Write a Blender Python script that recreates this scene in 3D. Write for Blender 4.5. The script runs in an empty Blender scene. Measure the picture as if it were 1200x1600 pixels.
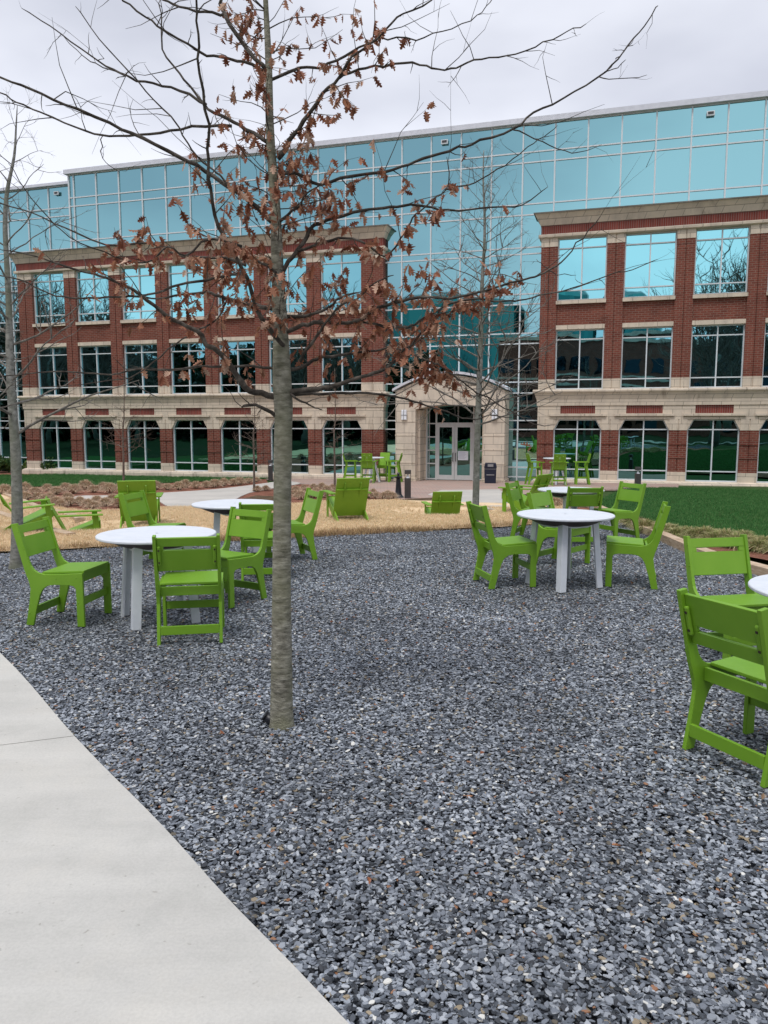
import bpy, bmesh, math, random
from mathutils import Vector, Matrix, noise
rnd = random.Random(7)
R = math.radians
S = bpy.context.scene
COL = S.collection

# ------------------------------------------------------------------ camera
CH = 1.62; PITCH = R(6.64); FPX = 1200.0
cam_d = bpy.data.cameras.new('camera'); cam = bpy.data.objects.new('camera', cam_d); COL.objects.link(cam)
cam.location = (0, 0, CH); cam.rotation_euler = (R(90) - PITCH, 0, 0)
cam_d.sensor_fit = 'VERTICAL'; cam_d.sensor_height = 36; cam_d.lens = 36 * FPX / 1600
cam_d.clip_start = 0.05; cam_d.clip_end = 1500
S.camera = cam

# ------------------------------------------------------------------ world and sun (bright overcast)
SUN_EL, SUN_AZ = R(63), R(205)
w = bpy.data.worlds.new('World'); S.world = w; w.use_nodes = True
nt = w.node_tree; N = nt.nodes; L = nt.links
for n_ in list(N): N.remove(n_)
out = N.new('ShaderNodeOutputWorld'); bg = N.new('ShaderNodeBackground')
sky = N.new('ShaderNodeTexSky'); sky.sky_type = 'NISHITA'; sky.sun_disc = False
sky.sun_elevation = SUN_EL; sky.sun_rotation = SUN_AZ; sky.dust_density = 3
tc = N.new('ShaderNodeTexCoord'); mp = N.new('ShaderNodeMapping'); mp.inputs['Scale'].default_value = (1, 1, 2.4)
mp.inputs['Location'].default_value = (0.35, 0.1, 0.0)
nz = N.new('ShaderNodeTexNoise'); nz.inputs['Scale'].default_value = 1.5; nz.inputs['Detail'].default_value = 5
nz.inputs['Roughness'].default_value = 0.45
rp = N.new('ShaderNodeValToRGB'); e = rp.color_ramp.elements
e[0].position = .42; e[0].color = (4.3, 4.5, 5.3, 1); e[1].position = .60; e[1].color = (7.2, 7.4, 8.15, 1)
m = N.new('ShaderNodeMix'); m.data_type = 'RGBA'; m.inputs['Factor'].default_value = .93
L.new(tc.outputs['Generated'], mp.inputs['Vector']); L.new(mp.outputs[0], nz.inputs['Vector'])
L.new(nz.outputs['Fac'], rp.inputs['Fac']); L.new(sky.outputs[0], m.inputs['A']); L.new(rp.outputs[0], m.inputs['B'])
zs = N.new('ShaderNodeSeparateXYZ'); L.new(tc.outputs['Generated'], zs.inputs[0])      # an overcast sky is brightest overhead
zr = N.new('ShaderNodeMapRange'); zr.inputs[1].default_value = .55; zr.inputs[2].default_value = 1.0; zr.inputs[3].default_value = 1.0; zr.inputs[4].default_value = 1.8
z2 = N.new('ShaderNodeMapRange'); z2.inputs[1].default_value = .12; z2.inputs[2].default_value = .42; z2.inputs[3].default_value = 1.2; z2.inputs[4].default_value = 1.0
zp = N.new('ShaderNodeMath'); zp.operation = 'MULTIPLY'; L.new(zs.outputs['Z'], z2.inputs[0]); L.new(zr.outputs[0], zp.inputs[0]); L.new(z2.outputs[0], zp.inputs[1])
L.new(zs.outputs['Z'], zr.inputs[0]); zm = N.new('ShaderNodeVectorMath'); zm.operation = 'SCALE'
L.new(m.outputs['Result'], zm.inputs[0]); L.new(zp.outputs[0], zm.inputs['Scale']); L.new(zm.outputs[0], bg.inputs['Color']); bg.inputs['Strength'].default_value = 0.1
L.new(bg.outputs[0], out.inputs[0])
sd = bpy.data.lights.new('sun', 'SUN'); sun = bpy.data.objects.new('sun', sd); COL.objects.link(sun)
sd.energy = 1.45; sd.angle = R(16); sd.color = (1, .97, .93)
dv = Vector((math.sin(SUN_AZ) * math.cos(SUN_EL), math.cos(SUN_AZ) * math.cos(SUN_EL), math.sin(SUN_EL)))
sun.rotation_euler = dv.to_track_quat('Z', 'Y').to_euler()
S.view_settings.view_transform = 'Standard'; S.view_settings.look = 'None'
S.view_settings.exposure = 0.35; S.view_settings.gamma = 1

# ------------------------------------------------------------------ geometry of the place
BRK, SLP, FLAT = 9.0, 0.030, 33.0
def gz(y):                                                  # the ground falls gently towards the building
    return -SLP * max(0.0, min(y, FLAT) - BRK)
def ray(px, py):
    X = (px - 600) / FPX; Z = (800 - py) / FPX
    return Vector((X, math.cos(PITCH) + Z * math.sin(PITCH), -math.sin(PITCH) + Z * math.cos(PITCH)))
def G(px, py, h=0.0):                                       # ground point seen at a photo pixel
    d = ray(px, py); t = (-CH + h) / d.z; P = d * t
    if P.y > BRK:
        t = (-CH + h + SLP * BRK) / (d.z + SLP * d.y); P = d * t
    return P.x, P.y
def P3(px, py, Y):                                          # point at distance Y
    d = ray(px, py); t = Y / d.y; return Vector((d.x * t, Y, CH + d.z * t))
YAW = R(16.81); BD = 29.3

# ------------------------------------------------------------------ helpers
def tag(o, label=None, cat=None, group=None, kind=None):
    if label: o['label'] = label
    if cat: o['category'] = cat
    if group: o['group'] = group
    if kind: o['kind'] = kind
    return o
def empty(name, loc=(0, 0, 0), rz=0.0):
    o = bpy.data.objects.new(name, None); COL.objects.link(o); o.location = loc; o.rotation_euler = (0, 0, rz)
    o.empty_display_size = .2
    return o
def copy_tree(o, parent=None):
    c = o.copy(); COL.objects.link(c); c.parent = parent
    for ch in list(o.children): copy_tree(ch, c)
    return c
class MB:
    def __init__(s): s.v = []; s.f = []; s.mi = []; s.col = []; s.chunks = []
    def add(s, vs, fs, mi=0):
        s.chunks.append((len(s.v), len(s.f))); b = len(s.v); s.v += [tuple(v) for v in vs]; s.f += [tuple(i + b for i in f) for f in fs]; s.mi += [mi] * len(fs)
    def box(s, x0, x1, y0, y1, z0, z1, M=None, mi=0):
        vs = [Vector((x, y, z)) for z in (z0, z1) for y in (y0, y1) for x in (x0, x1)]
        if M: vs = [M @ v for v in vs]
        s.add(vs, [(0, 2, 3, 1), (4, 5, 7, 6), (0, 1, 5, 4), (2, 6, 7, 3), (0, 4, 6, 2), (1, 3, 7, 5)], mi)
    def prism(s, poly, y0, y1, M=None, mi=0):              # poly in xz, extruded along y
        n = len(poly); vs = [Vector((a, y0, b)) for a, b in poly] + [Vector((a, y1, b)) for a, b in poly]
        if M: vs = [M @ v for v in vs]
        ar = sum(poly[i][0] * poly[(i + 1) % n][1] - poly[(i + 1) % n][0] * poly[i][1] for i in range(n))
        fs = [tuple(range(n)), tuple(range(2 * n - 1, n - 1, -1))] + [(i, i + n, (i + 1) % n + n, (i + 1) % n) for i in range(n)]
        if ar < 0: fs = [tuple(reversed(f)) for f in fs]
        s.add(vs, fs, mi)
    def tube(s, pts, rad, n=6, cap=True):
        pts = [Vector(p) for p in pts]
        if len(pts) < 2: return
        b = len(s.v); a = None
        for i, p in enumerate(pts):
            t = (pts[min(i + 1, len(pts) - 1)] - pts[max(i - 1, 0)])
            if t.length < 1e-7: t = Vector((0, 0, 1))
            t.normalize()
            if a is None: a = t.orthogonal().normalized()
            a = (a - t * a.dot(t))
            a = a.normalized() if a.length > 1e-5 else t.orthogonal().normalized()
            c = t.cross(a); r = rad[i] if hasattr(rad, '__len__') else rad
            for k in range(n):
                q = 2 * math.pi * k / n; s.v.append(tuple(p + (a * math.cos(q) + c * math.sin(q)) * r))
        m_ = len(pts)
        for i in range(m_ - 1):
            for k in range(n):
                k2 = (k + 1) % n
                s.f.append((b + i * n + k, b + i * n + k2, b + (i + 1) * n + k2, b + (i + 1) * n + k)); s.mi.append(0)
        if cap:
            s.f.append(tuple(b + k for k in range(n))[::-1]); s.mi.append(0)
            s.f.append(tuple(b + (m_ - 1) * n + k for k in range(n))); s.mi.append(0)
    def lathe(s, prof, n=24, c=(0, 0), mi=0):              # prof (r,z)
        b = len(s.v); m_ = len(prof)
        for r, z in prof:
            for k in range(n):
                q = 2 * math.pi * k / n; s.v.append((c[0] + r * math.cos(q), c[1] + r * math.sin(q), z))
        for i in range(m_ - 1):
            for k in range(n):
                k2 = (k + 1) % n; s.f.append((b + i * n + k, b + i * n + k2, b + (i + 1) * n + k2, b + (i + 1) * n + k)); s.mi.append(mi)
        s.f.append(tuple(b + k for k in range(n))[::-1]); s.mi.append(mi)
        s.f.append(tuple(b + (m_ - 1) * n + k for k in range(n))); s.mi.append(mi)
    def build(s, name, mat, parent=None, smooth=False, bevel=0.0, auto=None):
        me = bpy.data.meshes.new(name); me.from_pydata(s.v, [], s.f); me.update()
        for mm in (mat if isinstance(mat, (list, tuple)) else [mat]): me.materials.append(mm)
        if any(s.mi): me.polygons.foreach_set('material_index', s.mi)
        if smooth or auto: me.polygons.foreach_set('use_smooth', [True] * len(me.polygons))
        if s.col:
            a = me.color_attributes.new('Col', 'FLOAT_COLOR', 'POINT')
            a.data.foreach_set('color', [c for q in s.col for c in q])
        o = bpy.data.objects.new(name, me); COL.objects.link(o); o.parent = parent
        if auto: me.set_sharp_from_angle(angle=R(auto))
        if bevel:
            bv = o.modifiers.new('bevel', 'BEVEL'); bv.width = bevel; bv.segments = 2; bv.limit_method = 'ANGLE'; bv.angle_limit = R(40)
            bv.harden_normals = False
        return o
def build_each(mb, name, mat, parent=None, bevel=0.0):
    """every box or plank added to mb becomes a part of its own"""
    out_ = []; starts = mb.chunks + [(len(mb.v), len(mb.f))]
    for (v0, f0), (v1, f1) in zip(starts, starts[1:]):
        q_ = MB(); q_.add(mb.v[v0:v1], [tuple(i - v0 for i in f) for f in mb.f[f0:f1]]); out_.append(q_.build(name, mat, parent, bevel=bevel))
    return out_
def catmull(pts, per=5):
    out_ = []; n = len(pts)
    P = [Vector(p) for p in pts]
    for i in range(n - 1):
        p0, p1, p2, p3 = P[max(i - 1, 0)], P[i], P[i + 1], P[min(i + 2, n - 1)]
        for k in range(per):
            t = k / per
            out_.append(0.5 * ((2 * p1) + (p2 - p0) * t + (2 * p0 - 5 * p1 + 4 * p2 - p3) * t * t + (3 * p1 - p0 - 3 * p2 + p3) * t ** 3))
    out_.append(P[-1]); return out_

# ------------------------------------------------------------------ materials
class Mat:
    def __init__(s, name):
        s.m = bpy.data.materials.new(name); s.m.use_nodes = True; s.t = s.m.node_tree; s.b = s.t.nodes['Principled BSDF']
    def n(s, kind, **kw):
        q = s.t.nodes.new(kind)
        for k, v in kw.items():
            if k.startswith('i_'): q.inputs[k[2:].replace('_', ' ')].default_value = v
            else: setattr(q, k, v)
        return q
    def l(s, a, b): s.t.links.new(a, b)
    def coord(s, which='Object', scale=None):
        c = s.n('ShaderNodeTexCoord'); o = c.outputs[which]
        if scale:
            mp_ = s.n('ShaderNodeMapping'); mp_.inputs['Scale'].default_value = scale; s.l(o, mp_.inputs[0]); o = mp_.outputs[0]
        return o
    def noise(s, co, scale, detail=4, rough=.55):
        q = s.n('ShaderNodeTexNoise'); q.inputs['Scale'].default_value = scale; q.inputs['Detail'].default_value = detail
        q.inputs['Roughness'].default_value = rough; s.l(co, q.inputs['Vector']); return q.outputs['Fac']
    def ramp(s, fac, stops, interp='LINEAR'):
        q = s.n('ShaderNodeValToRGB'); q.color_ramp.interpolation = interp; E_ = q.color_ramp.elements
        while len(E_) < len(stops): E_.new(.5)
        for el, (p, c) in zip(E_, stops): el.position = p; el.color = (*c, 1)
        s.l(fac, q.inputs[0]); return q.outputs[0]
    def mix(s, fac, a, b, mode='MIX'):
        q = s.n('ShaderNodeMix', data_type='RGBA', blend_type=mode)
        for inp, val in (('Factor', fac), ('A', a), ('B', b)):
            if hasattr(val, 'is_linked') or hasattr(val, 'links'): s.l(val, q.inputs[inp])
            elif inp == 'Factor': q.inputs[0].default_value = val
            else: q.inputs[inp].default_value = (*val, 1)
        return q.outputs['Result']
    def bump(s, h, strength=.3, dist=.01):
        q = s.n('ShaderNodeBump'); q.inputs['Strength'].default_value = strength; q.inputs['Distance'].default_value = dist
        s.l(h, q.inputs['Height']); s.l(q.outputs[0], s.b.inputs['Normal'])
    def set(s, color=None, rough=None, metal=None, spec=None):
        if color is not None:
            if hasattr(color, 'links'): s.l(color, s.b.inputs['Base Color'])
            else: s.b.inputs['Base Color'].default_value = (*color, 1)
        if rough is not None:
            if hasattr(rough, 'links'): s.l(rough, s.b.inputs['Roughness'])
            else: s.b.inputs['Roughness'].default_value = rough
        if metal is not None: s.b.inputs['Metallic'].default_value = metal
        if spec is not None: s.b.inputs['Specular IOR Level'].default_value = spec
        return s.m
def plain(name, c, rough=.6, metal=0, var=.12, scale=6, spec=.5):
    q = Mat(name); co = q.coord(); f = q.noise(co, scale)
    a = tuple(x * (1 - var) for x in c); b = tuple(min(1, x * (1 + var)) for x in c)
    return q.set(q.ramp(f, [(.3, a), (.7, b)]), rough, metal, spec)
M = {}
def green_plastic():
    q = Mat('green_plastic'); co = q.coord()
    f = q.noise(co, 5); c = q.ramp(f, [(.3, (.150, .325, .017)), (.7, (.178, .36, .023))])
    oi = q.n('ShaderNodeObjectInfo'); c = q.mix(1, c, q.ramp(oi.outputs['Random'], [(0, (.90, .92, .9)), (1, (1.10, 1.06, 1.15))]), 'MULTIPLY')
    f2 = q.noise(co, 160, 3); q.bump(f2, .12, .001)
    d = q.noise(co, 38, 5, .7); sm = q.ramp(d, [(.62, (0, 0, 0)), (.72, (1, 1, 1))])
    mm = q.n('ShaderNodeMath', operation='MULTIPLY'); q.l(sm, mm.inputs[0]); mm.inputs[1].default_value = .16
    c = q.mix(mm.outputs[0], c, (.22, .3, .1))
    r_ = q.n('ShaderNodeMapRange'); q.l(d, r_.inputs[0]); r_.inputs[3].default_value = .36; r_.inputs[4].default_value = .55
    return q.set(c, r_.outputs[0], 0, .4)
M['green'] = green_plastic()
def white_plastic():
    q = Mat('white_plastic'); co = q.coord(); f = q.noise(co, 9, 6, .65)
    c = q.ramp(f, [(.3, (.61, .645, .69)), (.6, (.68, .71, .75)), (.75, (.64, .66, .67))])
    q.bump(q.noise(co, 200, 2), .08, .001)
    return q.set(c, .5, 0, .4)
M['white'] = white_plastic()
M['dark_under'] = plain('dark_underframe', (.03, .012, .012), .5)
M['black_metal'] = plain('black_metal', (.012, .013, .018), .4)
M['bronze_metal'] = plain('bronze_metal', (.05, .045, .045), .45)
M['bin'] = plain('bin_plastic', (.012, .016, .035), .35)
M['bolt'] = plain('steel_bolt', (.45, .46, .48), .35, .8)
M['alu'] = plain('aluminium_frame', (.62, .66, .68), .45, .0, .05)
M['door_metal'] = plain('door_metal', (.58, .60, .60), .4, .1, .05)
M['paper'] = plain('paper', (.72, .74, .80), .8, 0, .05, 30)
M['paper_ink'] = plain('print_on_paper', (.45, .46, .55), .8)
M['lamp_glass'] = plain('lamp_diffuser', (.8, .82, .86), .3)
def brickm(name, mortar, c1, c2, bw=.215, bh=.075, soldier=False, msz=.009):
    q = Mat(name); co = q.coord(); sp = q.n('ShaderNodeSeparateXYZ'); q.l(co, sp.inputs[0])
    ad = q.n('ShaderNodeMath', operation='ADD'); q.l(sp.outputs[0], ad.inputs[0]); q.l(sp.outputs[1], ad.inputs[1])
    cb = q.n('ShaderNodeCombineXYZ'); q.l(ad.outputs[0], cb.inputs[0]); q.l(sp.outputs[2], cb.inputs[1])
    bt = q.n('ShaderNodeTexBrick'); q.l(cb.outputs[0], bt.inputs['Vector']); bt.inputs['Scale'].default_value = 1
    bt.inputs['Brick Width'].default_value = bh if soldier else bw; bt.inputs['Row Height'].default_value = .31 if soldier else bh
    if soldier: bt.offset = 0
    bt.inputs['Mortar Size'].default_value = msz; bt.inputs['Mortar Smooth'].default_value = .2
    bt.inputs['Color1'].default_value = (*c1, 1); bt.inputs['Color2'].default_value = (*c2, 1); bt.inputs['Mortar'].default_value = (*mortar, 1)
    bt.inputs['Bias'].default_value = -.1
    f = q.noise(co, 1.3, 5, .6); c = q.mix(.75, bt.outputs['Color'], q.ramp(f, [(.3, (.72, .7, .72)), (.7, (1.15, 1.1, 1.1))]), 'MULTIPLY')
    iv = q.n('ShaderNodeMath', operation='SUBTRACT'); iv.inputs[0].default_value = 1; q.l(bt.outputs['Fac'], iv.inputs[1])
    q.bump(iv.outputs[0], .5, .006)
    return q.set(c, .85, 0, .2)
M['brick'] = brickm('red_brick', (.24, .155, .12), (.21, .064, .042), (.145, .045, .031))
M['soldier'] = brickm('soldier_brick', (.24, .15, .13), (.23, .055, .04), (.16, .04, .03), soldier=True)
def stonem(name, c, bw, bh, msz=.008, warm=.0):
    q = Mat(name); co = q.coord(); sp = q.n('ShaderNodeSeparateXYZ'); q.l(co, sp.inputs[0])
    ad = q.n('ShaderNodeMath', operation='ADD'); q.l(sp.outputs[0], ad.inputs[0]); q.l(sp.outputs[1], ad.inputs[1])
    cb = q.n('ShaderNodeCombineXYZ'); q.l(ad.outputs[0], cb.inputs[0]); q.l(sp.outputs[2], cb.inputs[1])
    bt = q.n('ShaderNodeTexBrick'); q.l(cb.outputs[0], bt.inputs['Vector']); bt.inputs['Scale'].default_value = 1
    bt.inputs['Brick Width'].default_value = bw; bt.inputs['Row Height'].default_value = bh
    bt.inputs['Mortar Size'].default_value = msz
    bt.inputs['Color1'].default_value = (*c, 1); bt.inputs['Color2'].default_value = (*[x * .9 for x in c], 1)
    bt.inputs['Mortar'].default_value = (*[x * .42 for x in c], 1)
    f = q.noise(q.coord('Object', (1, 1, .35)), 2.2, 6, .65)
    cc = q.mix(.85, bt.outputs['Color'], q.ramp(f, [(.25, (.68, .68, .70)), (.55, (1, 1, 1)), (.8, (1.08, 1.06, 1.02))]), 'MULTIPLY')
    st_ = q.noise(q.coord('Object', (1, 1, .12)), 3.5, 5, .7); cc = q.mix(.8, cc, q.ramp(st_, [(.28, (.50, .48, .46)), (.42, (1, 1, 1))]), 'MULTIPLY')
    q.bump(q.noise(co, 60, 3), .15, .003)
    return q.set(cc, .85, 0, .2)
M['stone'] = stonem('cast_stone', (.67, .575, .46), .62, .262)
M['stone_portal'] = stonem('portal_stone', (.69, .595, .48), .62, .41)
M['cap'] = plain('weathered_cap', (.20, .185, .165), .8, 0, .45, 2)
M['coping'] = plain('metal_coping', (.62, .63, .68), .5, .0, .08)
def glassm(name, tint, rough=.012, wob=.0022, ws=.9):
    q = Mat(name); co = q.coord(); f = q.noise(co, ws, 2, .4)
    q.bump(f, 1.0, wob)
    return q.set(tint, rough, 1.0)
M['glass_top'] = glassm('teal_reflective_glass', (.285, .545, .58), wob=.0022, ws=.45)
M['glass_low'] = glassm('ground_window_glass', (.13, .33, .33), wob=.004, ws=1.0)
M['glass_mid'] = glassm('middle_window_glass', (.21, .52, .60), wob=.003, ws=1.0)
M['glass_win'] = glassm('window_glass', (.30, .68, .735), wob=.0026, ws=1.0)
def concrete(name, c, sc=1.0):
    q = Mat(name); co = q.coord()
    f = q.noise(q.coord('Object', (.5, 2.2, 1)), 2.2 * sc, 7, .62); f2 = q.noise(co, 90 * sc, 4, .7); f3 = q.noise(co, .7, 4, .6)
    a = q.ramp(f, [(.3, tuple(x * .90 for x in c)), (.7, tuple(x * 1.05 for x in c))])
    a = q.mix(.5, a, q.ramp(f3, [(.3, (.86, .87, .88)), (.7, (1.06, 1.05, 1.02))]), 'MULTIPLY')
    a = q.mix(.35, a, q.ramp(f2, [(.35, (.78, .78, .78)), (.6, (1.05, 1.05, 1.05))]), 'MULTIPLY')
    sk = q.noise(co, 34 * sc, 2, .5); a = q.mix(.7, a, q.ramp(sk, [(.22, (.62, .60, .57)), (.30, (1, 1, 1))]), 'MULTIPLY')
    bl = q.noise(q.coord('Object', (1.3, 1, 1)), 1.9 * sc, 5, .7); a = q.mix(.6, a, q.ramp(bl, [(.36, (.88, .885, .88)), (.5, (1, 1, 1)), (.66, (1.05, 1.035, 1.01))]), 'MULTIPLY')
    wv = q.n('ShaderNodeTexWave'); wv.inputs['Scale'].default_value = 26; wv.inputs['Distortion'].default_value = 5; wv.inputs['Detail'].default_value = 3
    mpp = q.coord('Object', (.12, 1, 1)); q.l(mpp, wv.inputs['Vector']); wv.bands_direction = 'Y'
    hh = q.mix(.25, f2, wv.outputs['Fac'])
    q.bump(hh, .12, .003)
    return q.set(a, .85, 0, .25)
M['concrete'] = concrete('broom_concrete', (.52, .508, .472))
M['concrete_far'] = concrete('pale_concrete', (.50, .47, .43), .5)
def paverm():
    q = Mat('brick_pavers'); co = q.coord(); bt = q.n('ShaderNodeTexBrick'); q.l(co, bt.inputs['Vector']); bt.inputs['Scale'].default_value = 1
    bt.inputs['Brick Width'].default_value = .22; bt.inputs['Row Height'].default_value = .11; bt.inputs['Mortar Size'].default_value = .006
    bt.inputs['Color1'].default_value = (.42, .27, .225, 1); bt.inputs['Color2'].default_value = (.37, .30, .26, 1); bt.inputs['Mortar'].default_value = (.25, .2, .17, 1)
    f = q.noise(co, .8, 5); c = q.mix(.7, bt.outputs['Color'], q.ramp(f, [(.3, (.8, .8, .82)), (.7, (1.1, 1.08, 1.05))]), 'MULTIPLY')
    return q.set(c, .85, 0, .2)
M['pavers'] = paverm()
def groundm(name, stops, sc=(3, 30), bs=.5, bd=.02, stretch=None):
    q = Mat(name); co = q.coord('Object', stretch) if stretch else q.coord()
    f = q.noise(co, sc[0], 6, .6); f2 = q.noise(co, sc[1], 5, .7); f3 = q.mix(.5, f, f2)
    q.bump(f2, bs, bd); return q.set(q.ramp(f3, stops), .95, 0, .1)
M['lawn'] = groundm('green_lawn', [(.35, (.012, .045, .010)), (.5, (.025, .085, .018)), (.68, (.05, .12, .03))], (2, 60))
M['tan'] = groundm('dormant_lawn', [(.32, (.48, .35, .21)), (.5, (.68, .51, .32)), (.68, (.76, .60, .41))], (1.2, 40), .5, .015, (1, 2.5, 1))
M['mulch'] = groundm('pine_straw_mulch', [(.35, (.09, .038, .026)), (.5, (.24, .105, .07)), (.66, (.38, .19, .13))], (3, 45), 1, .03)
M['bark_mulch'] = groundm('bark_mulch', [(.35, (.03, .02, .013)), (.5, (.11, .075, .045)), (.66, (.24, .17, .11))], (3, 45), 1, .03)
M['shade_lawn'] = groundm('shade_painted_lawn', [(.35, (.006, .016, .005)), (.5, (.012, .032, .009)), (.68, (.035, .028, .018))], (.25, 8))  # tree shade put into the lawn colour, so the windows reflect dark
M['drum'] = glassm('dark_teal_glass', (.045, .19, .185), wob=.003)
M['dull_win'] = glassm('dark_window', (.018, .035, .045), wob=.003)
M['ground'] = groundm('far_turf', [(.35, (.02, .045, .012)), (.5, (.04, .08, .022)), (.68, (.09, .11, .05))], (.15, 8))
def timber():
    q = Mat('pale_timber'); co = q.coord('Object', (1, 1, 6)); f = q.noise(co, 7, 6, .6)
    q.bump(f, .3, .004); return q.set(q.ramp(f, [(.3, (.30, .20, .13)), (.5, (.46, .34, .23)), (.7, (.58, .46, .34))]), .85)
M['timber'] = timber()
def gravel_mats():
    q = Mat('slate_chip'); oi = q.n('ShaderNodeObjectInfo')
    st = [(0, (.022, .025, .031)), (.13, (.055, .063, .075)), (.28, (.10, .113, .134)), (.46, (.165, .182, .21)), (.64, (.235, .256, .285)),
          (.80, (.33, .352, .38)), (.93, (.10, .085, .06)), (.955, (.26, .21, .14)), (.974, (.55, .54, .50)), (.992, (.25, .12, .06))]
    c = q.ramp(oi.outputs['Random'], st, 'CONSTANT')
    co = q.coord(); f = q.noise(co, 120, 3); c = q.mix(.5, c, q.ramp(f, [(.3, (.75, .75, .76)), (.7, (1.2, 1.2, 1.2))]), 'MULTIPLY')
    pn = q.noise(oi.outputs['Location'], .9, 4, .6); c = q.mix(1, c, q.ramp(pn, [(.35, (.86, .86, .855)), (.65, (1.28, 1.29, 1.29))]), 'MULTIPLY')
    q.set(c, .5, 0, .5)
    g = Mat('slate_bed'); co = g.coord(); vo = g.n('ShaderNodeTexVoronoi'); vo.inputs['Scale'].default_value = 48; g.l(co, vo.inputs['Vector'])
    sp = g.n('ShaderNodeSeparateColor'); g.l(vo.outputs['Color'], sp.inputs[0])
    c = g.ramp(sp.outputs[0], [(0, (.015, .017, .022)), (.3, (.05, .056, .068)), (.6, (.11, .12, .14)), (.85, (.2, .215, .24))], 'CONSTANT')
    g.bump(vo.outputs['Distance'], 1, .02); g.set(c, .8, 0, .3)
    return q.m, g.m
M['chip'], M['slate_bed'] = gravel_mats()
def barkm(name, c0, c1, c2, sc=14, zs=3.2, lichen=None):
    q = Mat(name); co = q.coord('Object', (1, 1, zs)); f = q.noise(co, sc, 7, .68); f2 = q.noise(q.coord(), 3, 4)
    c = q.ramp(f, [(.32, c0), (.5, c1), (.68, c2)])
    if lichen: c = q.mix(q.ramp(f2, [(.42, (0, 0, 0)), (.62, (.8, .8, .8))]), c, lichen)
    q.bump(f, .9, .012); return q.set(c, .9, 0, .15)
M['oak_bark'] = barkm('oak_bark', (.055, .052, .042), (.215, .205, .165), (.42, .405, .34), 15, 3.0, (.22, .22, .145))
M['oak_limb'] = barkm('oak_limb_bark', (.03, .025, .022), (.07, .06, .05), (.16, .14, .12), 16, 1)
M['grey_bark'] = barkm('grey_bark', (.10, .10, .09), (.24, .235, .21), (.36, .35, .32), 18, 1.5, (.16, .17, .12))
M['grey_limb'] = barkm('grey_limb_bark', (.09, .08, .07), (.16, .145, .125), (.26, .24, .21), 16, 1)
M['brown_limb'] = barkm('sapling_bark', (.07, .055, .045), (.14, .11, .09), (.22, .18, .15), 16, 1)
def colm(name, rough=.7, trans=0):
    q = Mat(name); a = q.n('ShaderNodeVertexColor'); a.layer_name = 'Col'; q.set(a.outputs['Color'], rough, 0, .25)
    if trans:
        tl = q.n('ShaderNodeBsdfTranslucent'); q.l(a.outputs['Color'], tl.inputs['Color']); mx = q.n('ShaderNodeMixShader'); mx.inputs[0].default_value = trans
        o_ = q.t.nodes['Material Output']; q.l(q.b.outputs[0], mx.inputs[1]); q.l(tl.outputs[0], mx.inputs[2]); q.l(mx.outputs[0], o_.inputs[0])
    return q.m
M['dry_leaf'] = colm('dry_oak_leaf', .6, .3)
M['blade'] = colm('grass_blade', .75, .2)
M['leaf'] = colm('green_leaf', .5, .2)

# ------------------------------------------------------------------ the ground and its sheets
def sheet(name, pts, z, mat, thick=0.0, kind='structure', cell=None, zf=None, cuts=(), fine=None):
    bm = bmesh.new(); vs = [bm.verts.new((p[0], p[1], 0)) for p in pts]; bm.faces.new(vs)
    bmesh.ops.triangulate(bm, faces=bm.faces[:])
    planes = [((0, BRK, 0), (0, 1, 0)), ((0, FLAT, 0), (0, 1, 0))]
    if cell:
        xs = [p[0] for p in pts]; ys = [p[1] for p in pts]
        x = min(xs) + cell
        while x < max(xs): planes.append(((x, 0, 0), (1, 0, 0))); x += cell
        y = min(ys) + cell
        while y < max(ys): planes.append(((0, y, 0), (0, 1, 0))); y += cell
    if fine:
        for k in range(34):
            planes.append(((fine[0] + (fine[1] - fine[0]) * k / 33, 0, 0), (1, 0, 0))); planes.append(((0, fine[2] + (fine[3] - fine[2]) * k / 33, 0), (0, 1, 0)))
    for co_, no in planes:
        bmesh.ops.bisect_plane(bm, geom=bm.verts[:] + bm.edges[:] + bm.faces[:], plane_co=co_, plane_no=no)
    for co_, no in cuts:
        bmesh.ops.bisect_plane(bm, geom=bm.verts[:] + bm.edges[:] + bm.faces[:], plane_co=co_, plane_no=no, clear_outer=True)
    bmesh.ops.recalc_face_normals(bm, faces=bm.faces[:])
    for f in bm.faces:
        if f.normal.z < 0: f.normal_flip()
    if thick:
        r_ = bmesh.ops.extrude_face_region(bm, geom=bm.faces[:])
        low = [g for g in r_['geom'] if isinstance(g, bmesh.types.BMVert)]
        top = set(bm.verts) - set(low)
        for v in low: v.co.z += thick
        bmesh.ops.recalc_face_normals(bm, faces=bm.faces[:])
        for v in bm.verts: v.co.z -= thick
    for v in bm.verts: v.co.z += gz(v.co.y) + z + (zf(v.co.x, v.co.y) if zf else 0)
    me = bpy.data.meshes.new(name); bm.to_mesh(me); bm.free(); me.materials.append(mat)
    o = bpy.data.objects.new(name, me); COL.objects.link(o)
    if kind: o['kind'] = kind
    return o

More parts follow.
